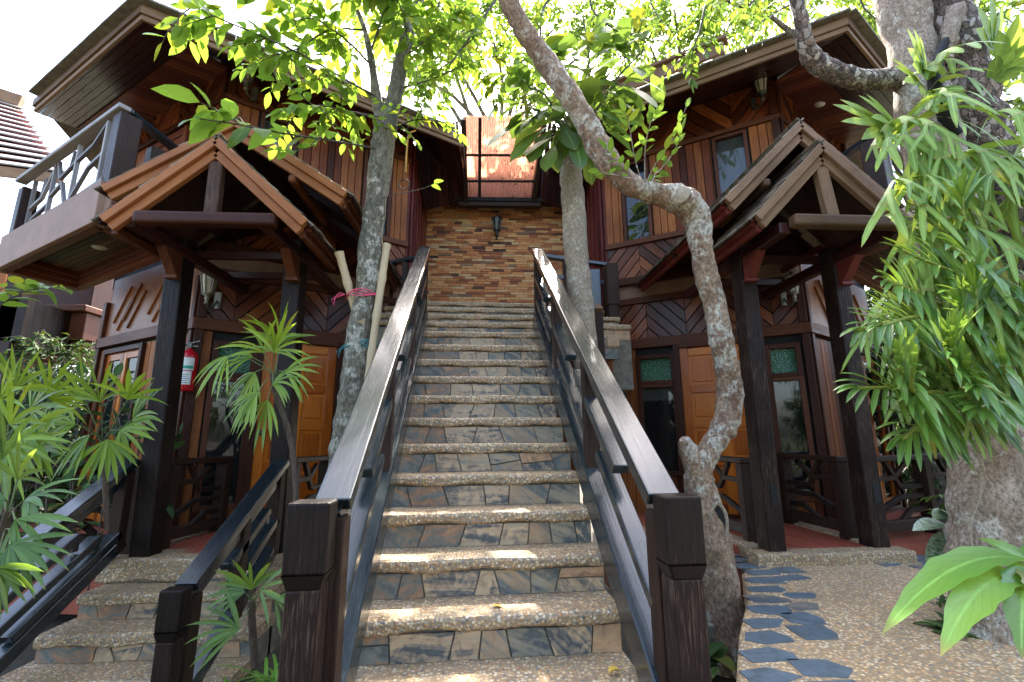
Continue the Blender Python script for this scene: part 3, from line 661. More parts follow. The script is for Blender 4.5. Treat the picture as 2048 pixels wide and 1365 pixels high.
def gable_porch(label, cx, posts, zf, fr, sc, sidex, mat_f, mat_p, slots, leftside):
    root = thing('porch', label, 'porch', (cx, posts[0][1], zf), 'gabled entrance porches')
    for i, (x, y) in enumerate(posts):
        po = MB(); ln = .02 if slots else -.045; po.beam((x-ln*.6, y, zf-.12), (x+ln, y, 3.25), .150, .165, up=(0, 1, 0)); pobj = po.build('post', mat_p, root, .012, 2)
        if slots:
            s = MB(); s.box(x-.028+.01, x+.028+.01, y-.086, y-.07, zf+.36, zf+.52); s.build('mortise_shade', M['black'], pobj)  # black block on the post face paints the shade of a slot
        b = MB()                                      # knee brace towards the front
        b.slab([(x-.042, y-.1, 2.86), (x-.042, y-.15, 2.86), (x-.042, y-.34, 3.06), (x-.042, y-.1, 3.06)], (.084, 0, 0)); b.box(x-.055, x+.055, y-.165, y-.1, 2.83, 2.86); b.build('bracket', M['red' if slots else 'trim'], root, .004)
    yf = fr[0]
    for x, y in posts:
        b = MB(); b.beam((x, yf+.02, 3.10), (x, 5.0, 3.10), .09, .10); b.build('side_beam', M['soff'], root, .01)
    c, h = fr[1], fr[2]; ze, za = fr[3], fr[4]
    b = MB(); zt_ = 3.13 if slots else 3.09; b.beam((cx-.44, yf-.03, zt_), (cx+.57, yf-.03, zt_), .10, .10); b.build('tie_beam', M['fascg'] if slots else M['trim'], root, .025, 3)
    b = MB(); b.beam((c+.02, yf+.0, zt_+.05), (c-.0, yf+.02, za-.02), .10, .07, up=(0, 1, 0)); b.build('king_post', mat_f if slots else M['postr'], root, .008)
    for y_ in (posts[0][1]+.15, 4.7):
        b = MB(); b.beam((posts[0][0], y_, 3.16), (posts[1][0], y_, 3.16), .06, .07); b.build('cross_beam', M['soff'], root, .004)
    for gi, (yy, c, h, ze, za, yo, yr, yi) in enumerate((fr[:5]+(sc[0]+.5,)*3, sc[:5]+(4.83 if leftside else 5.6, 5.34, 5.85 if leftside else 4.85))):
        ap = V((c, yy, za)); ov = .0
        for s in (-1, 1):
            e = V((c+s*h, yy, ze)); d = (ap-e).normalized(); nn = V((-d.z*s, 0, d.x*s)); nn = V((s*abs(d.z), 0, abs(d.x)))
            b = MB()
            # two stepped fascia boards
            for k, (o, t0, w_, hh) in enumerate(((.032, 0, .045, .066), (.098, -.028, .05, .064))):
                q0 = e+nn*o+V((0, t0, 0))-d*(.0); q1 = ap+nn*o+V((0, t0, 0))
                # mitre: stop both halves on the ridge plane x = c
                q1 = q0+d*((c-q0.x)/d.x); b.beam(q0, q1, w_, hh, up=nn)
            b.build('rake_fascia', M['red'] if (not slots and s > 0 and gi == 0) and False else mat_f, root, .004)
            b = MB(); yb = yo if s < 0 else yi
            for k, (o, w_, hh) in enumerate(((.032, .045, .066), (.098, .05, .064))):
                q0 = e+nn*o+V((0, .03, 0)); b.beam(q0, V((q0.x, yb, q0.z)), w_, hh)
            b.build('eave_fascia', M['red'] if slots else M['trim'], root, .004)
            # roof boarding and shingles
            top = e+nn*.137; rd = V((c, yy, top.z+(c-top.x)*d.z/d.x)); 
            under = MB(); f = V((0, -.02, 0)); lo = top-nn*.03-d*.04
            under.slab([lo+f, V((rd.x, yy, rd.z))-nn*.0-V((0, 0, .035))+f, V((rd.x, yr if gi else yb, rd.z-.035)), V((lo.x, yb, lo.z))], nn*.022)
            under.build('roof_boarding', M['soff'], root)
            sh = MB(); Ls = (rd-lo).length; nrow = max(4, int(Ls/.12))
            for r_ in range(nrow):
                a = lo+d*(Ls*r_/nrow-.02); t = r_/nrow
                yend = yb+((yr if gi else yb)-yb)*t; y = yy-.05
                while y < yend:
                    wd = random.uniform(.08, .15); zoff = nn*(random.uniform(.0, .008)+.024)
                    p = a+zoff+V((0, y-yy, 0)); p2 = p+d*(Ls/nrow+.05)-nn*.012
                    if p2.x*(-s) > -c*(-s)*-1 and False: pass
                    sh.beam(p+V((0, wd/2, 0)), p2+V((0, wd/2, 0)), wd-.006, .014, up=nn); y += wd
            sh.build('shingles', M['shing'], root)
            if gi == 1:
                raf = MB(); yy_ = yy+.5
                while yy_ < min(yo, yi): raf.beam(V((lo.x, yy_, lo.z))-nn*.03, V((rd.x, yy_, rd.z-.06)), .05, .06); yy_ += .55
                raf.build('rafter_set', M['soff'], root)
            # purlin ends poking through under the upper gable
            if gi == 1:
                b = MB(); pz = e.lerp(ap, .42)-nn*.035; b.beam(pz+V((0, -.04, 0)), pz+V((0, .8, 0)), .06, .07); b.build('purlin', mat_f, root, .02, 2)
    # tiled floor between pebble kerbs
    x0, x1 = posts[0][0]-.02, posts[1][0]-.06
    b = MB(); b.box(x0-.02, x1+.02, posts[0][1]-.02, 5.6, zf-.45, zf-.006); b.build('floor_slab', M['conc'], root)
    b = MB(); nosing(b, x0-.2, x1+.22, posts[0][1]-.14, posts[0][1]+.02, zf+.004, .16); b.build('front_kerb', M['peb'], root)
    b = MB(); s = .26; yy = posts[0][1]+.02
    while yy < 5.4:
        x = x0
        while x < x1: b.box(x+.004, min(x+s, x1)-.004, yy+.004, yy+s-.004, zf-.01, zf); x += s
        yy += s
    b.build('floor_tiles', M['tile'], root); b = MB(); b.box(x0, x1, posts[0][1]-.02, 5.45, zf-.008, zf-.003); b.build('grout', M['grout'], root)
    for xa in (x0-.14, x1): b = MB(); b.box(xa, xa+.14, posts[0][1]+.1, 5.2, zf-.5, zf+.015); b.build('kerb', M['peb'], root, .02, 2)
    return root
gable_porch('left gabled porch with orange fascia boards on two dark posts', -2.14, ((-2.67, 4.0), (-1.68, 4.02)), .6,
    (3.30, -2.08, .66, 3.00, 3.61), (3.56, -2.11, .90, 3.38, 3.98), None, M['fasc'], M['dark'], False, True)
gable_porch('right gabled porch with steep roof on two worn brown posts', 2.84, ((2.38, 3.88), (3.32, 3.94)), .56,
    (3.20, 2.74, .55, 3.08, 3.65), (3.42, 2.77, .68, 3.34, 4.02), None, M['fascg'], M['postr'], True, False)
G = 'porch and terrace railings'
lattice_rail('railing', 'black railing along the left side of the left porch', (-2.68, 4.15, .60), (-2.62, 4.98, .58), G)
lattice_rail('railing', 'black railing between left porch floor and cottage door', (-1.68, 4.2, .60), (-1.66, 5.1, .58), G)
lattice_rail('railing', 'black railing behind the palms at the far left', (-2.78, 4.1, .58), (-5.2, 4.6, .58), G)
lattice_rail('railing', 'black railing just right of the twisted tree', (2.36, 4.1, .56), (2.34, 5.0, .56), G)
lattice_rail('railing', 'black railing between the two worn porch posts', (3.30, 4.15, .56), (3.27, 5.0, .56), G)
lattice_rail('railing', 'black railing beside the speckled leaf plant', (3.48, 4.12, .56), (5.2, 4.75, .56), G)
b = MB(); b.slab([(2.3, 4.05, .1), (1.7, 4.6, .1), (1.7, 6.0, .1), (2.3, 5.6, .1)], (0, 0, .44)); tag(b.build('terrace', M['tile']), 'narrow red tiled terrace strip behind the twisted tree', 'terrace')
b = MB(); b.slab([(3.46, 4.0, .1), (5.6, 4.2, .1), (5.6, 6.2, .1), (3.46, 5.6, .1)], (0, 0, .45))
tag(b.build('terrace', M['tile']), 'red tiled terrace right of the worn porch posts', 'terrace')
b = MB(); b.slab([(-2.8, 4.2, .1), (-2.8, 5.2, .1), (-5.4, 6.4, .1), (-5.6, 4.6, .1)], (0, 0, .46))
tag(b.build('terrace', M['tile']), 'red tiled terrace behind palms under the left cottage', 'terrace')

# ---------------------------------------------------------------- main staircase
SA = R(2.11); SO = V((.048, 2.288, 0))
def sx(p): return SO+V((p.x*math.cos(SA)-p.y*math.sin(SA), p.x*math.sin(SA)+p.y*math.cos(SA), p.z))
def SB(): return XB(sx)
RI, TR, Z0 = .187, .237, .697
def riser(b, x0, x1, y, z0, z1, wmin=.12, wmax=.27):
    x = x0; l = 0
    while x < x1-.01:
        w = random.uniform(wmin, wmax); sl = random.uniform(-.045, .045)
        xb = min(x+w, x1); xt = min(max(xb+sl, x+.04), x1) if xb < x1 else x1
        if x1-xb < .06: xb = xt = x1
        g_ = .004; xl, xlt = (x, x+l) if x > x0 else (x0, x0)
        q = [(xl+g_, y, z0), (xb-g_, y, z0), (xt-g_, y, z1), (xlt+g_, y, z1)]
        if random.random() < .10 and xb-x > .12:         # split across by a slanting joint
            t1, t2 = random.uniform(.3, .7), random.uniform(.3, .7)
            L_ = V(q[0]).lerp(V(q[3]), t1); R_ = V(q[1]).lerp(V(q[2]), t2); u = V((0, 0, .004))
            b.slab([q[0], q[1], R_-u, L_-u], (0, -random.uniform(.006, .020), 0)); b.slab([L_+u, R_+u, q[2], q[3]], (0, -random.uniform(.006, .020), 0))
        else: b.slab(q, (0, -random.uniform(.006, .020), 0))
        l = xt-xb; x = xb
st = thing('staircase', 'wide central staircase with pebble treads and slate risers', 'staircase', sx(V((0, 0, 0))))
HW = .605
for k in range(-3, 11):
    zt = Z0+RI*k; y = TR*k; yb = y+TR+.05 if k < 10 else 2.75
    b = SB(); nosing(b, -HW, HW, y, yb, zt); s_ = b.build('step', M['peb'], st)
    b = SB(); riser(b, -HW+.004, HW-.004, y+.035, zt-RI+.002, zt-.07); b.build('riser_stones', M['slate'], s_)
b = SB()
for k in range(-3, 10): b.box(-HW+.005, HW-.005, TR*k+.037, TR*k+TR+.06, max(.0, Z0+RI*(k-2.2)), Z0+RI*k-.06)
b.box(-HW+.005, HW-.005, TR*10+.037, 2.7, 2.1, Z0+RI*10-.06); b.build('stringer_body', M['conc'], st)
b = SB(); b.box(-1.08, 1.50, 2.42, 2.80, 2.42, 2.562); b.build('landing', M['peb'], st, .015, 2)
b = SB(); riser(b, -1.08, -HW, 2.425, 2.40, 2.56); riser(b, HW, 1.5, 2.425, 2.44, 2.555); b.box(-1.06, 1.48, 2.44, 2.78, 2.3, 2.42)
b.build('landing_stones', M['slate'], st)
for k in range(4):
    zt = Z0+RI*(11+k); y = 2.70+.365*k
    b = SB(); nosing(b, -1.2, 1.75, y, y+.42 if k < 3 else 5.2, zt); s_ = b.build('step', M['peb'], st)
    b = SB(); riser(b, -1.19, 1.74, y+.035, zt-RI+.002, zt-.07); b.build('riser_stones', M['slate'], s_)
b = SB()
for k in range(4): b.box(-1.2, 1.75, 2.74+.365*k, 5.15, 2.0+RI*k, 2.5+RI*(k+1))
b.build('platform_body', M['conc'], st)
for xa, xb_ in ((-1.0, -.8), (.78, 1.0), (1.3, 1.44)): b = SB(); b.box(xa, xb_, 2.5, 2.75, 0, 2.31); b.build('support_column', M['wall'], st)

def handrail(label, grp, xf, x, y0, z0, y1, z1, w, drop, nb, slats, cap=.140, caph=.215, nx=0, foot=0, topcut=.0, mats=('rail', 'rail')):
    """sloping rail between a capped newel and the landing, boards and slats below it"""
    root = thing('handrail', label, 'handrail', xf(V((x, y0, foot))), grp)
    m_ = (z1-z0)/(y1-y0); f = lambda y, dz=0, dx=0: V((x+dx, y, z0+m_*(y-y0)+dz))
    B = lambda: XB(xf)
    b = B(); b.beam(f(y0-.02, .0), f(y1, .0), w, .052); b.build('rail_board', M[mats[0]], root, .007, 2)
    b = B(); b.beam(f(y0, -.075), f(y1, -.075), w*.42, .095); b.build('under_rail', M[mats[1]], root, .005)
    b = B(); yc = y0-.10; xr = x; x = x+nx
    b.box(x-cap/2, x+cap/2, yc-cap*.42, yc+cap*.36, z0-caph, z0+.012, 'z')
    P = [(x+a*cap/2, yc+c*cap*.45, z0-caph) for a, c in ((-1, -1), (1, -1), (1, 1), (-1, 1))]; Q = [(x+a*cap*.38, yc+c*cap*.36, z0-caph-.05) for a, c in ((-1, -1), (1, -1), (1, 1), (-1, 1))]
    b.add(P+Q, [(0, 1, 5, 4), (1, 2, 6, 5), (2, 3, 7, 6), (3, 0, 4, 7), (4, 5, 6, 7)])
    ne = b.build('newel', M['dark'], root, .008, 2)
    b = B(); b.beam((x, yc, foot-.05), (x, yc, z0-caph-.045), cap*.80, cap*.76, up=(0, 1, 0)); b.build('newel_post', M['postr'], root, .008, 2)
    x = xr; b = B(); b.beam((x+.0, y0+.03, foot-.05), (x, y0+.03, z0-.06), .085, .10, up=(0, 1, 0)); b.build('baluster', M['dark'], root, .005)
    for i in range(1, nb+1):
        y = y0+.03+(y1-y0-.08)*i/nb; b = B(); b.beam(f(y, -drop-.04), f(y, -.04), .085, .085, up=(0, 1, 0)); b.build('baluster', M['dark'], root, .005)
    b = B(); bh = .17 if drop > .7 else .09; b.beam(f(y0-.02, -drop-(.03 if drop > .7 else 0)), f(y1, -drop-(.03 if drop > .7 else 0)), .12 if drop > .7 else .08, bh); b.build('bottom_board', M[mats[0]], root, .006)
    for s0, s1, dz in slats:
        b = B(); a = f(y0+(y1-y0)*s0, dz); c = f(y0+(y1-y0)*s1, dz); b.beam(a, c, .085, .055)
        b.beam(c, c+V((0, .0, -.10)), .05, .045, up=(0, 1, 0)); b.build('slat', M[mats[0]], root, .005)
HNW = .135
sl = ((.02, .26, -.46), (.16, .42, -.30), (.34, .60, -.52), (.50, .76, -.34), (.70, .96, -.54), (.80, .97, -.3))
G = 'handrails of the central staircase'
handrail('broad dark handrail up the left side of the central staircase', G, sx, -.615, -.46, 1.27, 2.44, 3.50, .128, .76, 3, sl, nx=-.045)
handrail('broad dark handrail with sun glints, right side of the central staircase', G, sx, .62, -.50, 1.27, 2.44, 3.52, .128, .76, 3, sl, nx=.012)

# ---------------------------------------------------------------- porch steps and their handrails
ps = thing('porch_steps', 'short flight of pebble steps up to the left porch', 'staircase', (-2.2, 3.7, 0))
for k, (z, y, x0, x1) in enumerate(((.6, 3.86, -2.78, -1.50), (.432, 3.63, -2.82, -1.50), (.264, 3.40, -2.86, -1.50), (.096, 3.16, -2.9, -1.50))):
    b = MB(); nosing(b, x0, x1, y, y+.32, z, .075); s_ = b.build('step', M['peb'], ps)
    if k < 3: b = MB(); riser(b, x0+.004, x1-.004, y+.035, z-.165, z-.072, .11, .2); b.build('riser_stones', M['slate'], s_); 
    b = MB(); b.box(x0+.01, x1-.01, y+.037, y+.3, -.1, z-.06); b.build('body', M['conc'], s_)
I = lambda p: p
G = 'handrails of the porch steps'
sl2 = ((.05, .62, -.22), (.12, .78, -.38), (.3, .95, -.5))
handrail('short glossy black handrail nearest the central staircase', G, I, -1.64, 2.86, .70, 3.93, 1.30, .12, .62, 2, ((.35, .8, -.22), (.55, .95, -.4)), .12, .19)
handrail('black handrail with parallel slats at the left edge', G, I, -2.80, 2.80, .64, 3.93, 1.32, .12, .60, 1, sl2, .155, .27)

# upper guard rails
def guard(label, p, q, n):
    root = thing('guard_rail', label, 'railing', p, 'guard rails at the stair head'); b = MB(); b.beam(p, q, .10, .045); b.build('top_rail', M['rail'], root, .005)
    b = MB(); b.beam(p-UPZ*.26, q-UPZ*.26, .05, .05); b.build('mid_rail', M['rail'], root)
    for i in range(n):
        c = p.lerp(q, (i+.1)/(n-.8)); b = MB(); b.beam(c-UPZ*.75, c-UPZ*.02, .07, .07, up=(0, 1, 0)); b.build('baluster', M['dark'], root, .004)
guard('low black guard rail left of the brick wall', atY(842, 515, 5.6), atY(782, 527, 5.9), 3)
guard('low black guard rail right of the pale tree stem', atY(1085, 513, 5.6), atY(1213, 531, 5.8), 4)
t_ = thing('post', 'greenish black square post at right end of the stair head', 'post', atY(1225, 690, 5.5))
b = MB(); c = atY(1222, 530, 5.5); b.box(c.x-.09, c.x+.09, 5.42, 5.58, 1.9, c.z-.85, 'z'); b.box(c.x-.07, c.x+.05, 5.44, 5.56, c.z-.85, c.z-.55, 'z'); b.box(c.x-.08, c.x+.07, 5.43, 5.57, c.z-.55, c.z, 'z'); b.build('shaft', M['dark'], t_, .006)
b = MB(); b.box(c.x-.26, c.x-.12, 5.6, 5.7, c.z-1.1, c.z-.02, 'z'); b.build('side_plank', M['rail'], t_, .006)
t_ = thing('post', 'slim grey post with a faceted diamond top beside the landing', 'post', atY(1200, 780, 4.55))
c = atY(1196, 625, 4.55); b = MB(); b.beam((c.x, c.y, 1.8), c, .085, .085, up=(0, 1, 0)); b.build('shaft', M['dark'], t_, .006)
b = MB(); b.add([c+V(p) for p in ((-.05, -.05, .03), (.05, -.05, .03), (.05, .05, .03), (-.05, .05, .03), (0, 0, .11), (0, 0, -.02))], [(0, 1, 4), (1, 2, 4), (2, 3, 4), (3, 0, 4), (1, 0, 5), (2, 1, 5), (3, 2, 5), (0, 3, 5)]); b.build('finial', M['fascg'], t_)

# ---------------------------------------------------------------- lanterns and extinguisher
def lantern(c, nrm, label, sc=1.0, up=1, mat='metal', gl='lglass'):
    root = thing('wall_lantern', label, 'lantern', c, 'wall lanterns'); c = V(c); nrm = V(nrm).normalized(); sd_ = nrm.cross(UPZ)
    b = MB(); b.lathe(c, [(0, .20*sc), (.018*sc, .19*sc), (.012*sc, .165*sc), (.10*sc, .13*sc), (.105*sc, .12*sc), (.0, .12*sc)], 6); b.build('cap', M[mat], root)
    b = MB(); b.lathe(c, [(.078*sc, .118*sc), (.045*sc, -.07*sc)], 6); b.build('glass', M[gl], root)
    b = MB()
    for k in range(6):
        t = 2*math.pi*(k+.5)/6; b.beam(c+V((.083*sc*math.cos(t), .083*sc*math.sin(t), .12*sc)), c+V((.048*sc*math.cos(t), .048*sc*math.sin(t), -.07*sc)), .010*sc, .010*sc)
    b.lathe(c, [(.0, -.07*sc), (.052*sc, -.07*sc), (.055*sc, -.085*sc), (.02*sc, -.10*sc), (.03*sc, -.12*sc), (.018*sc, -.15*sc), (.028*sc, -.18*sc), (.0, -.19*sc)], 12)
    b.build('body', M[mat], root)
    b = MB(); pts = [c+V((0, 0, -.17*sc)), c-nrm*.04*sc+V((0, 0, -.21*sc)), c-nrm*.11*sc+V((0, 0, -.19*sc)), c-nrm*.17*sc+V((0, 0, -.10*sc))]; b.tube(pts, .011*sc)
    b.beam(c-nrm*.185*sc+V((0, 0, -.18*sc)), c-nrm*.185*sc+V((0, 0, .0)), .07*sc, .02*sc, up=nrm); b.build('bracket', M[mat], root)
lantern(fpL(.06, 3.02, .20), (nL+nqL), 'cream glass wall lantern on the left cottage corner beside the dark post', 1.0, 1, 'brasslamp')
def mirv(p): return V((MX2-p.x, p.y, p.z))
nmR = V((0, -1, 0))
lantern(mirv(fpR(.10, 3.12, .17)), nmR, 'small wall lantern between the right porch posts', .95, 1, 'brasslamp')
lantern(fpL(.16, 5.60, .20), V((0, -1, 0)), 'wall lantern under the left cottage roof peak', 1.0, 1, 'brasslamp')
lantern(mirv(fpR(.14, 5.72, .18)), nmR, 'dim wall lantern in shadow under the right cottage roof', .95)
c = atY(994, 452, 7.22); lantern(c, (0, -1, 0), 'black lantern on the brick wall below the skylight', 1.05, 1, 'rubber', 'dglass')
ex = thing('fire_extinguisher', 'red fire extinguisher with white and green labels on the left cottage wall', 'fire extinguisher', atY(370, 785, 4.66))
c = atY(371, 785, 4.66); c.z = 1.98-.02; c = V((atY(374, 745, 4.64).x, 4.64, atY(371, 783, 4.64).z))
b = MB(); b.lathe(c, [(0, 0), (.07, 0), (.078, .015), (.078, .34), (.07, .375), (.045, .40), (.02, .41), (.02, .43), (0, .43)], 24); b.build('cylinder', M['extred'], ex)
def wrap(r, z0, z1, a0, a1, mat, nm):
    b = MB(); P = []; n = 14
    for i in range(n+1):
        t = R(a0+(a1-a0)*i/n)
        for z in (z0, z1): P.append(c+V((math.cos(t)*r, math.sin(t)*r, z)))
    b.add(P, [(2*i, 2*i+2, 2*i+3, 2*i+1) for i in range(n)], None, True); return b.build(nm, mat, ex)
l1 = wrap(.0795, .20, .325, -160, -20, M['label'], 'label'); wrap(.0805, .215, .245, -140, -25, M['green'], 'green_stripe'); wrap(.0805, .262, .285, -110, -90, M['ink'], 'emblem')
l2 = wrap(.0795, .06, .19, -130, -30, M['label'], 'label')
for i in range(5): wrap(.0805, .075+.02*i, .080+.02*i, -115, -50-8*(i % 2), M['ink'], 'text_line')
b = MB(); b.beam(c+V((-.0, 0, .43)), c+V((0, 0, .47)), .04, .04); b.beam(c+V((-.03, 0, .475)), c+V((.09, 0, .50)), .02, .012); b.beam(c+V((-.02, 0, .455)), c+V((.08, 0, .445)), .02, .012); b.build('valve', M['metal'], ex)
b = MB(); b.tube([c+V(p) for p in ((.02, 0, .45), (-.07, -.02, .46), (-.10, -.02, .38), (-.095, -.01, .2), (-.09, 0, .05))], .011); b.build('hose', M['rubber'], ex)
# ---------------------------------------------------------------- foliage helpers
rnd = random.uniform
def rv(s=1): return V((rnd(-s, s), rnd(-s, s), rnd(-s, s)))
PROF = {
 'oval': lambda t: (math.sin(math.pi*min(1, t**.85)))**.75 if 0 < t < 1 else 0,
 'obov': lambda t: (math.sin(math.pi*t**1.45))**.8*(1 if t < 1 else 0) if 0 < t < 1 else 0,
 'strap': lambda t: min(1, (t*7)**.7)*min(1, ((1-t)*3.2)**.8) if 0 < t < 1 else 0,
 'blade': lambda t: min(1, (t*2.6)**.8+.08)*min(1, ((1-t)*3.0)**.8) if t < 1 else 0,
 'nest': lambda t: min(1, (t*3.2)**.7+.12)*min(1, ((1-t)*2.4)**.8) if t < 1 else 0}
PT = {}
class LB:
    def __init__(s): s.v = []; s.f = []; s.uv = []
    def leaf(s, p, d, n, L, W, prof='oval', seg=4, droop=.25, fold=.25, wave=0):
        d = d.normalized(); x = d.cross(n)
        if x.length < .01: x = d.orthogonal()
        x.normalize(); n = x.cross(d).normalized(); b = len(s.v)
        key = (prof, seg)
        if key not in PT: PT[key] = [PROF[prof](i/seg) for i in range(seg+1)]
        pr_ = PT[key]; q = V(p); dd = d.copy()
        for i in range(seg+1):
            t = i/seg; w = pr_[i]*W/2
            wv = math.sin(i*2.2+W*50)*wave*w if wave else 0
            up = n*(fold*w)
            s.v.append((q-x*(w+wv)+up*(1+wave*math.sin(i*1.7)*1.5 if wave else 1))[:]); s.v.append(q[:]); s.v.append((q+x*(w-wv)+up)[:])
            if i < seg:
                k = b+3*i; s.f.append((k, k+1, k+4, k+3)); s.f.append((k+1, k+2, k+5, k+4))
                t2 = (i+1)/seg
                s.uv.append(((t, -1), (t, 0), (t2, 0), (t2, -1))); s.uv.append(((t, 0), (t, 1), (t2, 1), (t2, 0)))
            dd = (dd+V((0, 0, -droop/seg*2))).normalized(); q = q+dd*(L/seg)
    def build(s, name, mat, parent=None, smooth=True):
        me = bpy.data.meshes.new(name); o = bpy.data.objects.new(name, me); col.objects.link(o); off = V((0, 0, 0))
        if parent is not None:
            o.parent = parent; r = parent
            while r.parent: r = r.parent
            off = r.location
        a = np.array(s.v)-np.array(off[:]); me.from_pydata(a.tolist(), [], s.f)
        me.uv_layers.new(name='UVMap').data.foreach_set('uv', np.array(s.uv, dtype='f').ravel())
        me.polygons.foreach_set('use_smooth', [smooth]*len(me.polygons)); me.materials.append(mat); me.update(); return o
def curve(pts, n=6):
    """catmull-rom through the points"""
    P = [V(p) for p in pts]; P = [P[0]*2-P[1]]+P+[P[-1]*2-P[-2]]; out = []
    for i in range(1, len(P)-2):
        a, b, c, d = P[i-1:i+3]
        for k in range(n):
            t = k/n; out.append(.5*((2*b)+(c-a)*t+(2*a-5*b+4*c-d)*t*t+(3*b-3*c+d-a)*t**3))
    out.append(P[-2]); return out
def trunk(name, mat, root, spec, n=14, sub=6, noise_=.04, label=None):
    """spec: (px, py, Y, width in px) along the trunk"""
    pts = [atY(a, b, y) for a, b, y, w in spec]; rr = [w/2/FPX*(p-EYE).dot(FWD) for (a, b, y, w), p in zip(spec, pts)]
    c = curve(pts, sub); r = [float(np.interp(i/sub, range(len(rr)), rr)) for i in range(len(c))]
    lump = [rnd(.93, 1.09) for _ in c]
    b = MB(); b.tube(c, [q*l for q, l in zip(r, lump)], n, True, noise_); return b.build(name, mat, root, label=label), c, r
def twig(lb, tb, pts, nl, L, W, prof='oval', start=.2, r=.004, droop=.25, seg=4, spread=1.0, tip=True, faceup=True):
    if tb is not None: tb.tube(pts, [r*(1-.6*i/(len(pts)-1)) for i in range(len(pts))], 5, False)
    n = len(pts)-1
    for i in range(nl):
        t = (start+(1-start)*i/max(1, nl-1))*n; k = min(int(t), n-1); p = pts[k].lerp(pts[k+1], t-k); d = (pts[k+1]-pts[k]).normalized()
        side = d.cross(UPZ); side = side.normalized() if side.length > .1 else V((1, 0, 0))
        sg = 1 if i % 2 else -1
        dr = d*rnd(.35, .9)+side*sg*rnd(.6, 1.1)*spread+V((0, 0, rnd(-.35, .35)))+rv(.2)
        if tip and i >= nl-1: dr = d
        nn = (UPZ+rv(.55)) if faceup else rv(1)+UPZ*.3
        s = rnd(.72, 1.15); lb.leaf(p, dr, nn, L*s, W*s, prof, seg, droop*rnd(.3, 1.6), rnd(.1, .4))
def spray(lb, tb, path, n, tl, nl, L, W, prof='oval', start=.15, droop=.25, seg=4, up=.0, r=.005, grav=-.1):
    """leafy twigs leaving a branch path"""
    m_ = len(path)-1
    for i in range(n):
        t = (start+(1-start)*(i+rnd(0, 1))/n)*m_; k = min(int(t), m_-1); p = path[k].lerp(path[k+1], t-k); d = (path[k+1]-path[k]).normalized()
        dr = (d*rnd(.1, .8)+rv(1)+V((0, 0, up))).normalized(); ln = tl*rnd(.5, 1.2); q = [p]; dd = dr
        for _ in range(4): dd = (dd+rv(.22)+V((0, 0, grav))).normalized(); q.append(q[-1]+dd*ln/4)
        twig(lb, tb, q, max(3, int(nl*rnd(.7, 1.2))), L, W, prof, .15, r, droop, seg)
def PX(lst, sub=4): return curve([atY(*p) for p in lst], sub)

# ---------------------------------------------------------------- forked tree left of the stairs
t1 = thing('tree', 'forked mossy tree propped by bamboo left of the central staircase', 'tree', (-1.05, 3.7, 0))
trunk('trunk', M['bk_a'], t1, [(668, 1130, 3.7, 66), (678, 1000, 3.7, 62), (692, 880, 3.7, 56), (706, 780, 3.7, 52), (718, 680, 3.7, 50), (735, 580, 3.7, 46), (742, 480, 3.7, 44), (755, 380, 3.7, 42), (766, 290, 3.7, 44), (773, 235, 3.7, 46)])
trunk('branch', M['bk_a'], t1, [(772, 245, 3.7, 34), (790, 190, 3.7, 31), (803, 120, 3.7, 28), (822, 50, 3.65, 24), (850, -30, 3.6, 20)], 10)
trunk('branch', M['bk_a'], t1, [(764, 245, 3.7, 28), (752, 190, 3.65, 20), (744, 130, 3.6, 14), (726, 50, 3.5, 9), (690, -30, 3.4, 6)], 8)
lb = LB(); tb = MB()
brs = [([(764, 300, 3.7), (700, 288, 3.4), (640, 278, 3.1), (560, 266, 2.8), (480, 250, 2.55), (400, 238, 2.35)], 0, .20),
       ([(755, 195, 3.65), (700, 165, 3.4), (620, 118, 3.1), (540, 80, 2.9), (440, 38, 2.7), (370, 5, 2.6)], 9, .155),
       ([(746, 135, 3.6), (690, 78, 3.4), (620, 30, 3.2), (540, -20, 3.0)], 10, .16),
       ([(790, 180, 3.7), (860, 160, 3.6), (930, 130, 3.5), (1000, 110, 3.4)], 6, .12),
       ([(803, 120, 3.7), (870, 66, 3.6), (930, 20, 3.4)], 7, .13),
       ([(775, 265, 3.7), (830, 240, 3.6), (890, 245, 3.5)], 5, .09),
       ([(762, 235, 3.6), (690, 222, 3.4), (640, 212, 3.2), (585, 225, 3.1)], 7, .13),
       ([(740, 110, 3.6), (765, 30, 3.5), (780, -40, 3.4)], 9, .16),
       ([(725, 60, 3.5), (660, 60, 3.4), (600, 95, 3.3), (560, 110, 3.2)], 9, .13),
       ([(815, 70, 3.6), (800, 10, 3.3), (760, -40, 3.1)], 8, .16)]
for pts, n, L in brs:
    c = PX(pts); tb.tube(c, [.010*(1-.6*i/len(c)) for i in range(len(c))], 6, False)
    if n: spray(lb, tb, c, int(n*(1.15 if brs.index((pts, n, L)) in (1, 2, 8) else 1.7)), .40, 11, L, L*.42, 'oval', .2, .3, 4, .1)
    twig(lb, None, c, 16, L*1.1, L*.46, 'oval', .35, .004, .3)
c = PX([(480, 250, 2.55), (440, 225, 2.45), (400, 205, 2.4)]); twig(lb, tb, c, 7, .20, .085)
c = PX([(640, 278, 3.1), (600, 300, 2.9), (550, 300, 2.8)]); twig(lb, tb, c, 8, .10, .06)
c = PX([(750, 400, 3.7), (800, 388, 3.55), (845, 378, 3.5), (868, 368, 3.45)]); twig(lb, tb, c, 2, .09, .06, start=.9)
lb.build('foliage', M['lf_bright'], t1); tb.build('twigs', M['twig'], t1)
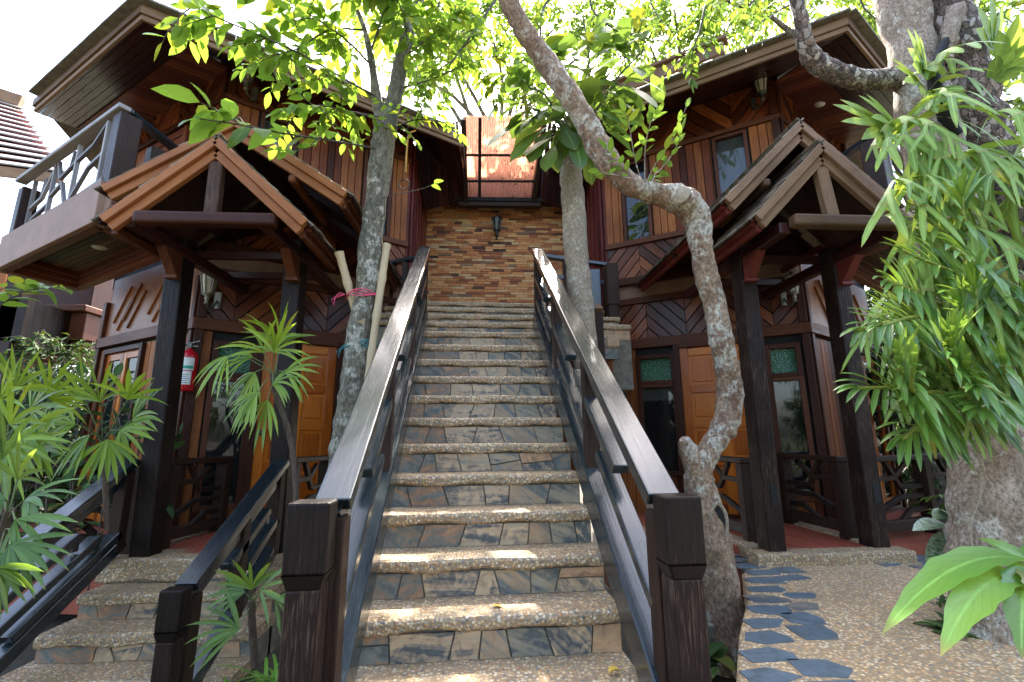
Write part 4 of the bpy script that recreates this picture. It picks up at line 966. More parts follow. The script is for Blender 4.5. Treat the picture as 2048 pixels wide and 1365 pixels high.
for i, (a, b_) in enumerate((((678, 505, 3.62), (760, 800, 3.85)), ((773, 490, 3.72), (722, 860, 3.50)), ((722, 640, 3.62), (775, 790, 3.9)))):
    p, q = atY(*a), atY(*b_); pts = [p.lerp(q, k/24) for k in range(25)]; d = (q-p).normalized(); pts.append(q+d*.9)
    b = MB(); b.tube(pts, [.033+(.006 if k % 5 == 0 else 0)-.0003*k for k in range(26)], 12); 
    tag(b.build('bamboo_prop', M['bamboo']), ('bamboo pole leaning on the forked tree from the left, top end bare', 'bamboo pole tied upright against the right side of the forked tree', 'short lower bamboo pole crossing behind the forked tree foot')[i], 'pole', 'bamboo props of the forked tree')
for nm, yy, mat, lab in (('string', 588, 'string', 'pink string tied round the forked tree and its poles'), ('string', 688, 'teal', 'dark teal string tied low round the forked tree pole')):
    b = MB()
    for k in range(4):
        c = atY(727 if yy == 588 else 738, yy+k*3, 3.7); rr_ = (.125 if yy == 588 else .085)+.004*k
        b.tube([c+V((math.cos(t)*rr_, math.sin(t)*.11, .012*math.sin(t*3+k))) for t in [2*math.pi*j/24 for j in range(25)]], .004, 5, False)
    for k in range(4): b.tube([c+V((-.12, -.1, 0)), c+V((-.16-.02*k, -.12, .01-.02*k)), c+V((-.19, -.13, -.04-.02*k))], .003, 4, False)
    tag(b.build(nm, M[mat]), lab, 'string')

# ---------------------------------------------------------------- pale stem with big leaves
t2 = thing('tree', 'pale straight stem with a crown of big paddle shaped leaves', 'tree', (.9, 4.3, 0))
trunk('trunk', M['bk_b'], t2, [(1192, 1030, 4.3, 46), (1182, 860, 4.3, 46), (1172, 720, 4.3, 47), (1162, 600, 4.3, 47), (1152, 500, 4.3, 46), (1146, 400, 4.3, 44), (1140, 330, 4.3, 45), (1140, 262, 4.3, 44)], 16)
b = MB(); c = atY(1142, 262, 4.3); b.lathe(c, [(.10, 0), (.09, .012), (0, .014)], 16); b.build('sawn_top', M['cut'], t2)
lb = LB(); tb = MB(); stems = []
for pts in ([(1146, 268, 4.3), (1170, 200, 4.2), (1178, 120, 4.1), (1165, 30, 4.0)], [(1150, 270, 4.25), (1200, 210, 4.1), (1240, 150, 4.0), (1290, 100, 3.9)], [(1140, 272, 4.25), (1110, 240, 4.0), (1060, 215, 3.8)], [(1142, 290, 4.2), (1120, 250, 3.9), (1090, 190, 3.7), (1040, 170, 3.6)], [(1150, 275, 4.2), (1170, 260, 4.0), (1190, 290, 3.9)]):
    c = PX(pts); stems.append(c); tb.tube(c, [.018*(1-.6*i/len(c)) for i in range(len(c))], 6, False)
for c, n in zip(stems, (40, 42, 24, 24, 12)):
    for i in range(n):
        k = int(rnd(.3, 1)*(len(c)-1)); p = c[k]; out = (rv(1)+V((0, -.25, .1))).normalized(); out.z = out.z*.6
        L = rnd(.28, .42); e = p+out*rnd(.12, .32); tb.tube([p, p.lerp(e, .5)+V((0, 0, .015)), e], .004, 4, False)
        lb.leaf(e, out+V((0, 0, rnd(-.5, .1))), UPZ+rv(.5), L, L*rnd(.42, .52), 'obov', 6, rnd(.2, .6), .12)
for a, b_ in (((1060, 215), (950, 175)), ((1080, 225), (948, 265)), ((1100, 250), (1000, 300)), ((1120, 270), (1030, 290)), ((1090, 225), (1015, 250)), ((1230, 150), (1345, 160)), ((1240, 165), (1335, 200)), ((1110, 290), (1085, 330)), ((1090, 280), (1050, 310)), ((1150, 270), (1165, 330)), ((1180, 220), (1255, 230))):
    p, q = atY(*a, 3.85), atY(*b_, 3.6); d = q-p; tb.tube([c, p], .004, 4, False) if False else None
    lb.leaf(p, d, UPZ+V((0, -.6, 0))+rv(.2), max(.33, d.length), .17, 'obov', 6, .25, .1); tb.tube([atY(1146, 262, 4.2), p.lerp(atY(1146, 262, 4.2), .4)+V((0, 0, .05)), p], .006, 4, False)
lb.build('foliage', M['lf_big'], t2); tb.build('stems', M['gtwig'], t2)

# ---------------------------------------------------------------- twisted tree
t3 = thing('tree', 'twisted tree with hollow foot and lichen patches right of the stairs', 'tree', (1.6, 3.3, .0))
trunk('trunk', M['bk_c'], t3, [(1446, 1330, 3.3, 110), (1442, 1240, 3.3, 84), (1432, 1160, 3.3, 86), (1416, 1080, 3.3, 84), (1404, 1000, 3.3, 66), (1398, 945, 3.3, 52), (1424, 892, 3.3, 44), (1450, 850, 3.3, 48), (1460, 790, 3.3, 48), (1453, 730, 3.25, 46), (1440, 670, 3.2, 44), (1430, 610, 3.2, 46), (1412, 550, 3.15, 44), (1402, 490, 3.1, 44), (1394, 440, 3.1, 52), (1368, 404, 3.05, 58), (1320, 390, 3.0, 44), (1268, 374, 2.95, 40), (1226, 336, 2.9, 44), (1196, 292, 2.9, 50), (1165, 232, 2.85, 44), (1130, 178, 2.8, 44), (1092, 124, 2.8, 42), (1058, 76, 2.75, 40), (1028, 25, 2.7, 38), (1000, -40, 2.65, 38)], 16, 5, .07)
trunk('stub', M['bk_c'], t3, [(1385, 420, 3.1, 44), (1370, 405, 3.0, 44), (1362, 392, 2.93, 40)], 14, 3)
p = atY(1361, 390, 2.91); b = MB(); dn = (atY(1362, 392, 2.93)-atY(1370, 405, 3.0)).normalized(); b.lathe(p, [(.066, -.004), (.06, .004), (0, .006)], 16, dn); b.build('sawn_face', M['cut'], t3)
trunk('stub', M['bk_c'], t3, [(1400, 960, 3.3, 44), (1384, 925, 3.27, 40), (1374, 895, 3.25, 34), (1368, 878, 3.23, 20)], 10, 3, .12)
trunk('stub', M['bk_a'], t3, [(1432, 1230, 3.3, 60), (1400, 1290, 3.25, 40), (1385, 1340, 3.2, 24)], 10, 3, .1)
b = MB(); c = atY(1440, 1058, 3.17); rim = MB(); ring = []
for i in range(20):
    t = 2*math.pi*i/20; ring.append(c+V((math.cos(t)*.055*(1+.15*math.sin(3*t)), .015*abs(math.cos(t)), math.sin(t)*.165)))
rim.tube(ring+[ring[0]], .014, 8, False, .15); rim.build('hollow_rim', M['bk_b'], t3); b.slab(ring, (0, .02, 0)); b.build('hollow', M['black'], t3)  # the black slab paints the darkness inside the hollow
lb = LB(); tb = MB()
for pts, n in (([(1290, 372, 2.95), (1310, 330, 2.9), (1345, 280, 2.85), (1372, 215, 2.8)], 10), ([(1285, 368, 2.95), (1270, 320, 2.9), (1258, 250, 2.85), (1250, 225, 2.8)], 11), ([(1290, 365, 2.95), (1290, 300, 2.9), (1300, 250, 2.85), (1310, 232, 2.8)], 11), ([(1275, 365, 2.9), (1240, 330, 2.8), (1215, 300, 2.75)], 8), ([(1285, 365, 2.9), (1320, 340, 2.8), (1350, 300, 2.75), (1362, 265, 2.7)], 9), ([(1270, 360, 2.9), (1230, 350, 2.75), (1200, 345, 2.7)], 5), ([(1300, 370, 2.95), (1310, 350, 2.85), (1300, 375, 2.75)], 4)):
    twig(lb, tb, PX(pts), n, .105, .045, 'oval', .3, .005, .05, 4, .9)
ep = thing('epiphyte', 'small leafy shrub sprouting from the twisted tree branch', 'plant', atY(1285, 370, 2.95)); lb.build('foliage', M['lf_mid'], ep); tb.build('twigs', M['bk_d'], ep)

# ---------------------------------------------------------------- right hand trees
t4 = thing('tree', 'thick pale trunk rising from the path edge behind the hanging ferns', 'tree', (2.3, 2.6, .3))
trunk('trunk', M['bk_d'], t4, [(2010, 1500, 2.5, 210), (1998, 1360, 2.5, 165), (1990, 1250, 2.5, 136), (1985, 1100, 2.5, 134), (1978, 960, 2.5, 128), (1962, 850, 2.55, 122), (1935, 700, 2.6, 118), (1908, 550, 2.6, 112), (1888, 400, 2.6, 105), (1862, 280, 2.6, 95), (1843, 190, 2.6, 84), (1822, 90, 2.6, 78), (1795, -30, 2.6, 80)], 20, 6, .03)
trunk('branch', M['bk_e'], t4, [(1845, 170, 2.6, 40), (1790, 158, 2.6, 42), (1730, 162, 2.6, 40), (1680, 150, 2.6, 40), (1636, 128, 2.6, 38), (1610, 90, 2.55, 32), (1602, 40, 2.5, 26), (1585, -30, 2.45, 22)], 12, 5, .08)
trunk('branch', M['bk_a'], t4, [(1606, 85, 2.55, 12), (1575, 60, 2.55, 10), (1542, 33, 2.5, 8)], 8)
trunk('vine', M['bk_b'], t4, [(1950, 840, 2.36, 8), (1965, 960, 2.36, 7), (1940, 1060, 2.37, 7), (1960, 1160, 2.33, 6)], 6)
trunk('vine', M['bk_b'], t4, [(2010, 1150, 2.3, 7), (1985, 1210, 2.3, 6), (1990, 1300, 2.25, 6)], 6)
t5 = thing('tree', 'leaning tree with flaking scaly bark in the right top corner', 'tree', (3.0, 2.5, .3))
trunk('trunk', M['bk_e'], t5, [(2230, 1250, 2.5, 120), (2160, 900, 2.5, 110), (2085, 640, 2.5, 95), (2038, 520, 2.5, 90), (2005, 400, 2.5, 84), (1970, 300, 2.5, 88), (1945, 220, 2.5, 84), (1925, 140, 2.5, 84), (1908, 60, 2.5, 72), (1888, -40, 2.5, 60)], 18, 6, .08)
trunk('burnt_snag', M['black'], t5, [(1905, 60, 2.42, 14), (1882, 100, 2.40, 18), (1868, 160, 2.40, 22), (1885, 220, 2.42, 24), (1915, 270, 2.45, 20)], 8, 4, .15)
trunk('snag', M['bk_d'], t5, [(1912, 20, 2.42, 34), (1900, 70, 2.40, 30), (1895, 120, 2.42, 20)], 8, 4, .2)

class FR(LB):
    def frond(s, p, d, n, L, w, depth, droop=.35, spread=.42):
        """antler fern: a strap that widens and forks"""
        seg = 5; x = d.cross(n); x = x.normalized() if x.length > .05 else d.orthogonal().normalized(); q = V(p); dd = d.normalized(); b = len(s.v); l1 = L*(.5 if depth else .9)
        for i in range(seg+1):
            t = i/seg; ww = w*(.5+.5*t)/2 if depth else w*.5*(1-t**3)**.6+.001
            if depth: ww *= 1+.35*max(0, t-.7)/.3
            s.v += [(q-x*ww)[:], (q+x*ww)[:]]
            if i < seg: k = b+2*i; s.f.append((k, k+1, k+3, k+2)); s.uv.append(((t, -.5), (t, .5), (t+.2, .5), (t+.2, -.5)))
            dd = (dd+V((0, 0, -droop/seg*2))).normalized(); last = q; q = q+dd*(l1/seg)
        if depth:
            n2 = x.cross(dd)
            for sg in (-1, 1):
                dn = (dd*math.cos(spread)+x*sg*math.sin(spread)*rnd(.7, 1.2)+rv(.08)).normalized(); s.frond(last+x*sg*w*.22, dn, n2, L*rnd(.55, .85), w*rnd(.62, .80), depth-1, droop*.8, spread)
def fern(label, anchors, L, w, depth, out=V((-.28, -.7, 0)), upf=.3, droop=.55, name='staghorn_fern'):
    f = FR(); pts = [atY(*a) for a in anchors]; root = thing(name, label, 'fern', pts[0], 'antler ferns on the right tree')
    w *= 1.45
    for p, k in [(p, a) for p in pts for a in range(4)]:
        d = out+rv(.55)+V((0, 0, upf)); f.frond(p+rv(.03), d, UPZ+rv(.4), L*rnd(.7, 1.15), w*rnd(.8, 1.2), depth-(k % 2), droop*rnd(.7, 1.3))
    f.build('fronds', M['lf_stag'], root)
fern('antler fern hanging in long forked straps at the top of the fern mass', [(1800, 275, 2.4), (1775, 290, 2.38), (1830, 300, 2.35), (1860, 330, 2.35)], .50, .045, 3)
fern('bright antler fern arching over the forked gap between the right trunks', [(1862, 165, 2.4), (1850, 200, 2.4)], .36, .05, 2, V((-.4, -.6, 0)), .5, .5)
fern('antler fern with long drooping straps against the middle of the pale trunk', [(1850, 400, 2.35), (1820, 470, 2.35), (1860, 520, 2.35), (1900, 470, 2.3), (1780, 430, 2.38), (1940, 560, 2.3)], .55, .042, 3)
fern('antler fern in front of the lower pale trunk above the orchid tips', [(1800, 600, 2.38), (1840, 620, 2.35), (1870, 660, 2.35), (1820, 690, 2.35), (1900, 620, 2.3), (1950, 640, 2.3), (2000, 640, 2.3)], .45, .04, 3)
fern('antler fern at the right frame edge over the scaly trunk', [(2000, 180, 2.6), (2030, 260, 2.6), (2040, 340, 2.6), (2050, 440, 2.5), (2045, 520, 2.5)], .45, .05, 2, V((.1, -.5, 0)), .3, .6)
fern('antler fern with wide green straps crossing the scaly trunk', [(1900, 330, 2.28), (1960, 340, 2.25), (2020, 350, 2.3)], .62, .05, 3, V((.0, -.5, 0)), .5, .8)
# broad shield fronds
def shield(lb, p, tip, w, lobes):
    p, tip = V(p), V(tip); d = tip-p; L = d.length; d.normalize(); x = d.cross(V((0, -1, .25))).normalized()
    for k in range(lobes):
        t = (k-(lobes-1)/2)/((lobes-1)/2 or 1); dd = (d+x*t*.75).normalized(); lb.leaf(p, dd, x.cross(d)+rv(.1), L*(1-.28*abs(t))*rnd(.9, 1.08), w, 'strap', 6, .12, .15)
sf = thing('staghorn_fern', 'lobed upright fern fronds like open hands beside the pale trunk', 'fern', atY(1800, 250, 2.4), 'antler ferns on the right tree'); lb = LB()
for a, b_, w_, n in (((1850, 150), (1815, 55), .09, 5), ((1845, 170), (1785, 128), .08, 4), ((1775, 255), (1670, 222), .07, 5), ((1790, 250), (1722, 195), .07, 4), ((1990, 100), (1960, -30), .09, 4), ((2010, 130), (2060, 20), .09, 4), ((1985, 160), (2050, 90), .07, 4)): shield(lb, atY(*a, 2.35), atY(*b_, 2.2), w_, n)
lb.build('fronds', M['lf_stag'], sf)
# strap leaved orchids
OR = [((1880, 850, 2.25), (1805, 780, 2.1), (1770, 712, 2.0), 'strap leaved orchid reaching lowest and farthest left'), ((1960, 820, 2.25), (1905, 740, 2.05), (1880, 672, 1.95), 'strap leaved orchid stem in the middle of the cluster, pointing up'),
      ((2010, 760, 2.25), (1950, 640, 2.1), (1925, 560, 2.05), 'strap leaved orchid above the middle stem near the trunk'), ((2060, 600, 2.2), (1975, 550, 2.1), (1880, 492, 2.0), 'strap leaved orchid arching left at half height'),
      ((1990, 520, 2.3), (1925, 450, 2.15), (1900, 395, 2.1), 'topmost strap leaved orchid under the forked fern'), ((2070, 820, 2.2), (2010, 760, 2.05), (1985, 730, 1.95), 'strap leaved orchid at right edge above the bare trunk'),
      ((1880, 640, 2.35), (1830, 590, 2.2), (1750, 560, 2.1), 'strap leaved orchid hanging out over the right porch'), ((2080, 720, 2.3), (2050, 660, 2.1), (2035, 600, 2.05), 'strap leaved orchid at right edge below the scaly trunk'),
      ((1930, 800, 2.3), (1870, 785, 2.15), (1805, 790, 2.05), 'strap leaved orchid low between the left tip and the trunk')]
for a, m_, e, lab in OR:
    p0, p1, p2 = atY(*a), atY(m_[0]+8, m_[1], m_[2]-.12), atY(e[0]+22, e[1], e[2]-.14); root = thing('orchid', lab, 'orchid', p0, 'orchids growing on the right tree'); lb = LB()
    for k in range(3):
        o1 = V((0, 0, 0)) if k == 0 else V((rnd(-.10, .12), rnd(-.05, .15), rnd(-.16, .12))); c = curve([p0+o1*.3, p1+o1*.8, p2+o1*1.5], 7)
        tb = MB(); tb.tube(c, .009, 6); tb.build('stem', M['ystem'], root); n = len(c)-1
        pn = V((rnd(-.35, .35), -1, rnd(.1, .7)))          # the two ranks of leaves lie in one plane facing the light
        for i in range(26):
            q = i/25; t = q*n; kk = min(int(t), n-1); p = c[kk].lerp(c[kk+1], t-kk); d = (c[kk+1]-c[kk]).normalized(); side = d.cross(pn).normalized(); sg = 1 if i % 2 else -1
            dr = d*(.35+1.5*q**4)+side*sg*(1-.75*q**4)+V((0, -.18, .16))+rv(.07); lb.leaf(p, dr, V((0, -.5, 1))+rv(.2), rnd(.22, .29)*(1-.4*q**3), .025, 'strap', 8, rnd(.22, .45), .4)
    lb.build('leaves', M['lf_orch'], root)
# nest fern
nf = thing('nest_fern', 'bright wavy edged nest fern at the foot of the right trunk', 'fern', atY(2040, 1190, 1.9)); lb = LB()
for a, b_, w_ in (((2050, 1120, 2.0), (1775, 1215, 1.6), .115), ((2040, 1150, 1.95), (1885, 1265, 1.55), .13), ((2060, 1140, 1.9), (2040, 1290, 1.6), .13), ((2050, 1130, 2.0), (1880, 1130, 2.0), .10), ((2060, 1130, 2.0), (1965, 1075, 2.1), .10), ((2070, 1140, 2.0), (2100, 1050, 2.0), .11), ((2060, 1150, 1.9), (2120, 1240, 1.6), .12)):
    p, q = atY(*a), atY(*b_); d = q-p; lb.leaf(p, d+V((0, 0, .28*d.length)), UPZ+V((0, -.5, 0)), d.length*1.08, w_, 'nest', 14, .32, .22, .10)
lb.build('fronds', M['lf_nest'], nf)
df = thing('dumb_cane', 'speckled broad leaved plant between the railing and right trunk', 'plant', atY(1925, 1120, 3.0)); lb = LB(); tb = MB()
for a, b_ in (((1895, 1050), (1820, 1028)), ((1900, 1065), (1842, 1108)), ((1905, 1050), (1900, 1095)), ((1900, 1045), (1880, 1000)), ((1915, 1030), (1925, 985)), ((1920, 1060), (1960, 1090)), ((1905, 1030), (1862, 1012))):
    p, q = atY(*a, 2.85), atY(*b_, 2.7); d = q-p; lb.leaf(p, d, V((0, -.8, 1))+rv(.2), max(.17, d.length), .095, 'oval', 6, .2, .15); tb.tube([atY(1935, 1130, 3.0), atY(1925, 1080, 2.95), p], .006, 5, False)
lb.build('leaves', M['lf_spot'], df); tb.build('stems', M['gtwig'], df)

# ---------------------------------------------------------------- lady palms
def fan(lb, hub, d, n, L, W, spread, nrm, droop=.4):
    x = d.cross(nrm).normalized()
    for i in range(n):
        a = spread*((i+.5)/n-.5)*2; dd = (d*math.cos(a)+x*math.sin(a)+rv(.07)).normalized(); lb.leaf(hub, dd, nrm+rv(.15), L*(1-.12*abs(a))*rnd(.85, 1.12), W*rnd(.75, 1.2), 'blade', 6, droop*rnd(.6, 1.3), .35)
def lady(label, stem, fans, L, W, mat='lf_palm', n=8, droop=.4):
    c = curve([atY(*s) for s in stem], 4); root = thing('lady_palm', label, 'palm', c[0], 'lady palms')
    b = MB(); b.tube(c, [.017+.004*(i % 2) for i in range(len(c))], 8, True, .1); b.build('stem', M['palmbk'], root); lb = LB(); tb = MB()
    for hx, hy, Y, dx, dy in fans:
        h = atY(hx, hy, Y); d = atY(hx+dx, hy+dy, Y)-h; d.normalize(); d = (d+V((0, -.25, 0))).normalized(); p = c[-1-int(rnd(0, 3))]
        tb.tube([p, p.lerp(h, .5)+V((0, 0, .03)), h], .0035, 4, False)
        nn = V((0, -.9, .5)) if abs(dy) < 60 else V((0, -1, .1)); fan(lb, h, d, n+random.choice((-2, 0, 1)), L*rnd(.8, 1.1), W, rnd(.9, 1.45), nn+rv(.35), droop)
    lb.build('leaves', M[mat], root); tb.build('petioles', M['gtwig'], root)
lady('lady palm on a slim curved stem in front of the left porch post', [(592, 1080, 3.2), (592, 980, 3.2), (585, 900, 3.2), (570, 840, 3.2), (552, 790, 3.2), (545, 745, 3.2)],
     [(527, 706, 3.15, -6, -80), (548, 706, 3.1, 35, -70), (505, 715, 3.1, -80, -10), (455, 712, 3.0, -50, 60), (545, 770, 3.1, 70, -40), (510, 745, 3.1, -40, 50), (515, 785, 3.0, -60, 50), (570, 745, 3.1, 75, -10), (560, 690, 3.3, 10, -80), (535, 800, 3.05, -20, 60)], .31, .023, 'lf_palm', 9, .65)
lady('lady palm with upright fans just left of the dark porch post', [(215, 1060, 3.5), (210, 950, 3.45), (205, 880, 3.4)],
     [(200, 805, 3.2, 0, -80), (150, 850, 3.1, -70, -10), (255, 800, 3.2, 40, -70), (240, 860, 3.2, 70, 20), (180, 870, 3.1, -50, 50), (110, 840, 3.1, -60, 30), (215, 880, 3.1, 10, 70), (265, 840, 3.3, 50, -40), (170, 800, 3.3, -50, -50)], .34, .027, 'lf_palm', 9, .45)
lady('lady palm with sunlit yellow green fans at the far left', [(10, 1030, 3.0), (10, 940, 2.9), (5, 880, 2.8)],
     [(70, 900, 2.7, 70, -50), (100, 800, 2.9, 60, -70), (30, 780, 2.8, 60, -80), (20, 850, 2.6, 80, -60), (0, 800, 2.6, 40, -80), (50, 870, 2.6, 90, 10), (-10, 840, 2.6, -50, -60), (20, 880, 2.6, 50, 60), (60, 820, 2.9, 80, -50), (0, 890, 2.5, 70, 40)], .33, .026, 'lf_palm', 9, .4)
lady('dark lady palm leaning over the left edge handrail', [(-20, 1200, 2.2), (0, 1100, 2.15), (20, 1020, 2.1)],
     [(35, 960, 2.1, 30, -80), (50, 1000, 2.1, 60, -30), (30, 1040, 2.0, 80, 40), (10, 1000, 2.0, -50, 20), (20, 1090, 1.95, 70, 30), (-10, 1140, 1.9, 70, 60), (5, 920, 2.2, -20, -70)], .23, .022, 'lf_mid', 9, .4)
lady('low dark lady palm between the two porch step rails and newel', [(510, 1330, 2.7), (505, 1260, 2.65), (503, 1200, 2.6)],
     [(503, 1180, 2.55, 0, -70), (490, 1185, 2.55, -70, -10), (520, 1180, 2.55, 60, -20), (478, 1260, 2.5, -50, -20), (550, 1200, 2.6, 50, 10)], .22, .022, 'lf_mid', 6, .35)
# leafy shrub in the shade and its neighbours
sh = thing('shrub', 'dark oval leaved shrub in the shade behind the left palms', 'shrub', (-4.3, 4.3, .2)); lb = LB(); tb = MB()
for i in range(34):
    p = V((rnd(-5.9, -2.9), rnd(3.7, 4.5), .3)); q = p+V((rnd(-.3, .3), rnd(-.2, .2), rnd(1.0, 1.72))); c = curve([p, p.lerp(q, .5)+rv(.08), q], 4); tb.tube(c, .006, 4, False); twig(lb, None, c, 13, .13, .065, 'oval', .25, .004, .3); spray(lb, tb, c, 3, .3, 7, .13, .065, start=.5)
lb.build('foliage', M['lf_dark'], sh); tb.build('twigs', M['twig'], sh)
tw = thing('shrub', 'thin arching branch with scalloped leaves under the beige balcony', 'shrub', atY(-120, 720, 3.0)); lb = LB(); tb = MB()
twig(lb, tb, PX([(-120, 720, 3.0), (-60, 640, 3.0), (0, 610, 2.95), (60, 580, 2.9), (120, 575, 2.85)]), 13, .13, .075, 'oval', .5, .006, .3); twig(lb, tb, PX([(-60, 640, 3.0), (0, 580, 2.95), (60, 568, 2.9)]), 8, .13, .07, 'oval', .3)
lb.build('foliage', M['lf_mid'], tw); tb.build('twigs', M['twig'], tw)
def tuft(label, px, py, z, n, L, W, mat='lf_orch', cat='plant', prof='strap', name='ground_plant', spread=1.0):
    p = atZ(px, py, z); root = thing(name, label, cat, p, 'low garden plants'); lb = LB()
    for i in range(n):
        t = rnd(0, 6.28); lb.leaf(p+V((rnd(-.05, .05), rnd(-.05, .05), 0)), V((math.cos(t)*spread, math.sin(t)*spread, rnd(.5, 1.3))), UPZ, L*rnd(.6, 1.15), W*rnd(.7, 1.2), prof, 7, rnd(.3, .8), .3)
    lb.build('leaves', M[mat], root)
tuft('bright grassy spider plant left of the big newel foot', 548, 1370, .1, 46, .32, .018, 'lf_nest')
tuft('bright grassy clump at the bottom edge beside the small newel', 470, 1420, .1, 36, .30, .018, 'lf_nest')
tuft('broad pale green leaves at the bottom edge by the small newel foot', 415, 1400, .1, 9, .17, .09, 'lf_nest', prof='oval')
tuft('broad leaved plant in the bed between newel and path edge, upper', 1400, 1235, .1, 12, .22, .09, 'lf_dark', prof='oval')
tuft('broad leaved plant in the bed between newel and path edge, lower', 1418, 1330, .1, 12, .24, .10, 'lf_dark', prof='oval')
tuft('small dark weeds at the foot of the pale trunk', 1915, 1275, .45, 18, .16, .05, 'lf_dark', prof='oval')
tuft('thin arching grass blades beside the nest fern', 1890, 1215, .47, 12, .26, .016, 'lf_dark')
tuft('reddish spiky plant behind the nest fern', 2025, 1110, .6, 14, .28, .05, 'lf_dark')
# ---------------------------------------------------------------- background trees
def bgtree(label, base, h, blobs, nl, L, mat, leaf='oval', dens=1.0):
    root = thing('tree', label, 'tree', base, 'trees beyond the cottages'); tb = MB(); base = V(base); top = base+V((0, 0, h)); tb.tube(curve([base, base.lerp(top, .5)+rv(.2), top], 5), [.2-.012*i for i in range(11)], 8); lb = LB(); tw = MB()
    for (c, r, n) in blobs:
        c = V(c); k = curve([top-V((0, 0, rnd(0, h*.3))), top.lerp(c, .5)+rv(.2), c], 4); tb.tube(k, [.06-.005*i for i in range(len(k))], 6, False)
        for i in range(int(n*dens)):
            d = rv(1); d = d/max(1e-3, d.length)*rnd(.25, 1)**.5; p = c+V((d.x*r, d.y*r, d.z*r*.75)); e = c+(p-c)*.45; q = [e, e.lerp(p, .5)+rv(.05), p, p+rv(.15)-V((0, 0, .12))]
            twig(lb, tw, q, nl, L, L*.42, leaf, .2, .006, .3, 2)
    tb.build('trunk', M['bk_a'], root); lb.build('crown', M[mat], root); tw.build('twigs', M['twig'], root)
def aty(*a): return tuple(atY(*a))
bgtree('tree with small yellow green leaves above the right cottage ridge', (4.5, 9.5, 0), 7.5, [(aty(1440, 60, 8.2), 1.0, 80), (aty(1350, 20, 8.0), .9, 80), (aty(1540, 10, 8.6), 1.0, 70), (aty(1300, 90, 8.5), .8, 60), (aty(1640, 20, 8.8), 1.0, 70), (aty(1720, 40, 9.2), 1.0, 80), (aty(1480, 0, 8), 1.0, 90), (aty(1400, 110, 8.6), .8, 60)], 10, .16, 'lf_bright')
bgtree('tree with airy pale leaves over the gap between the cottages', (.3, 9.6, 2), 6.5, [(aty(900, 110, 8.6), .9, 90), (aty(980, 60, 8.4), .9, 100), (aty(1060, 150, 8.8), .8, 60), (aty(860, 20, 8.4), .9, 80), (aty(1130, 30, 8.3), 1.1, 110), (aty(1230, 60, 8.3), 1.0, 110), (aty(820, 150, 8.9), .7, 40), (aty(760, 60, 8.9), .9, 60)], 10, .16, 'lf_bright')
bgtree('dense green tree filling the top right corner behind the trunks', (6.5, 5.2, 0), 6, [(aty(1960, 60, 5.0), .8, 60), (aty(2040, 200, 5.0), .8, 60), (aty(1780, 20, 5.4), .7, 50), (aty(2040, 400, 4.6), .8, 60), (aty(1870, 100, 5.2), .6, 40)], 10, .15, 'lf_mid')
bgtree('green bushy tree behind the right railing and orchids', (5.6, 4.2, 0), 2.5, [(aty(2040, 620, 4.0), .7, 60), (aty(2060, 820, 3.8), .7, 60), (aty(2050, 1000, 3.7), .6, 50)], 10, .14, 'lf_mid')
for i, (x, y, h_, lab) in enumerate(((9.5, 9, 5, 'large tree far behind the right cottage, right of the porch'), (7.6, 13, 5, 'large tree behind the right cottage back wall'), (-8.2, 12, 4, 'tree between the left cottage and the neighbouring house'), (-13, 9, 2.2, 'tree at far left below the neighbouring roof'), (0.5, 17, 4, 'distant tree behind the gap of the cottages'))):
    bgtree(lab, (x, y, 0), h_, [((x+rnd(-1.5, 1.5), y+rnd(-1, 1), z_), 1.7, 60) for z_ in ((.8, 1.8, 3, 4.2, 5.2) if h_ > 3 else (.8, 1.6, 2.4))], 8, .24, 'lf_dark' if i % 2 else 'lf_mid')
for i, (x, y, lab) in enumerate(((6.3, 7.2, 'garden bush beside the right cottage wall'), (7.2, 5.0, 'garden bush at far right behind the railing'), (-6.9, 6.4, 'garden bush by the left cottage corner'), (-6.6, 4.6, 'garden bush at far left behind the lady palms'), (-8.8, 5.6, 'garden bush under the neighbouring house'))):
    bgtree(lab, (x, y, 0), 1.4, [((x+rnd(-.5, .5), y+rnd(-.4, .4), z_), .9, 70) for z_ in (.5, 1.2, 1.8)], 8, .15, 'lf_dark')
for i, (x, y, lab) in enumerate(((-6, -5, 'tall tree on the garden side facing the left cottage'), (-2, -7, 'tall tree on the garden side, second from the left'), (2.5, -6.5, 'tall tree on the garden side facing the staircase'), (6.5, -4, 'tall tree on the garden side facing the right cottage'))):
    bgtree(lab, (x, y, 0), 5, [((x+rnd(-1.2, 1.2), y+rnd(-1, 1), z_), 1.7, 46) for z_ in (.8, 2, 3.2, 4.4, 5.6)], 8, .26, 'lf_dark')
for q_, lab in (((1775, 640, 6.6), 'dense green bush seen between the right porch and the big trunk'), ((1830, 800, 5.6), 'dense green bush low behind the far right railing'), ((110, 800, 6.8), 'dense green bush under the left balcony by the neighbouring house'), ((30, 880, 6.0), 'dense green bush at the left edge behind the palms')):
    c = atY(*q_); bgtree(lab, (c.x, c.y, 0), max(.6, c.z-.4), [((c.x, c.y, c.z), .75, 170), ((c.x+.2, c.y, c.z-.9), .75, 120), ((c.x-.1, c.y+.1, c.z+.6), .6, 90)], 7, .12, 'lf_dark')
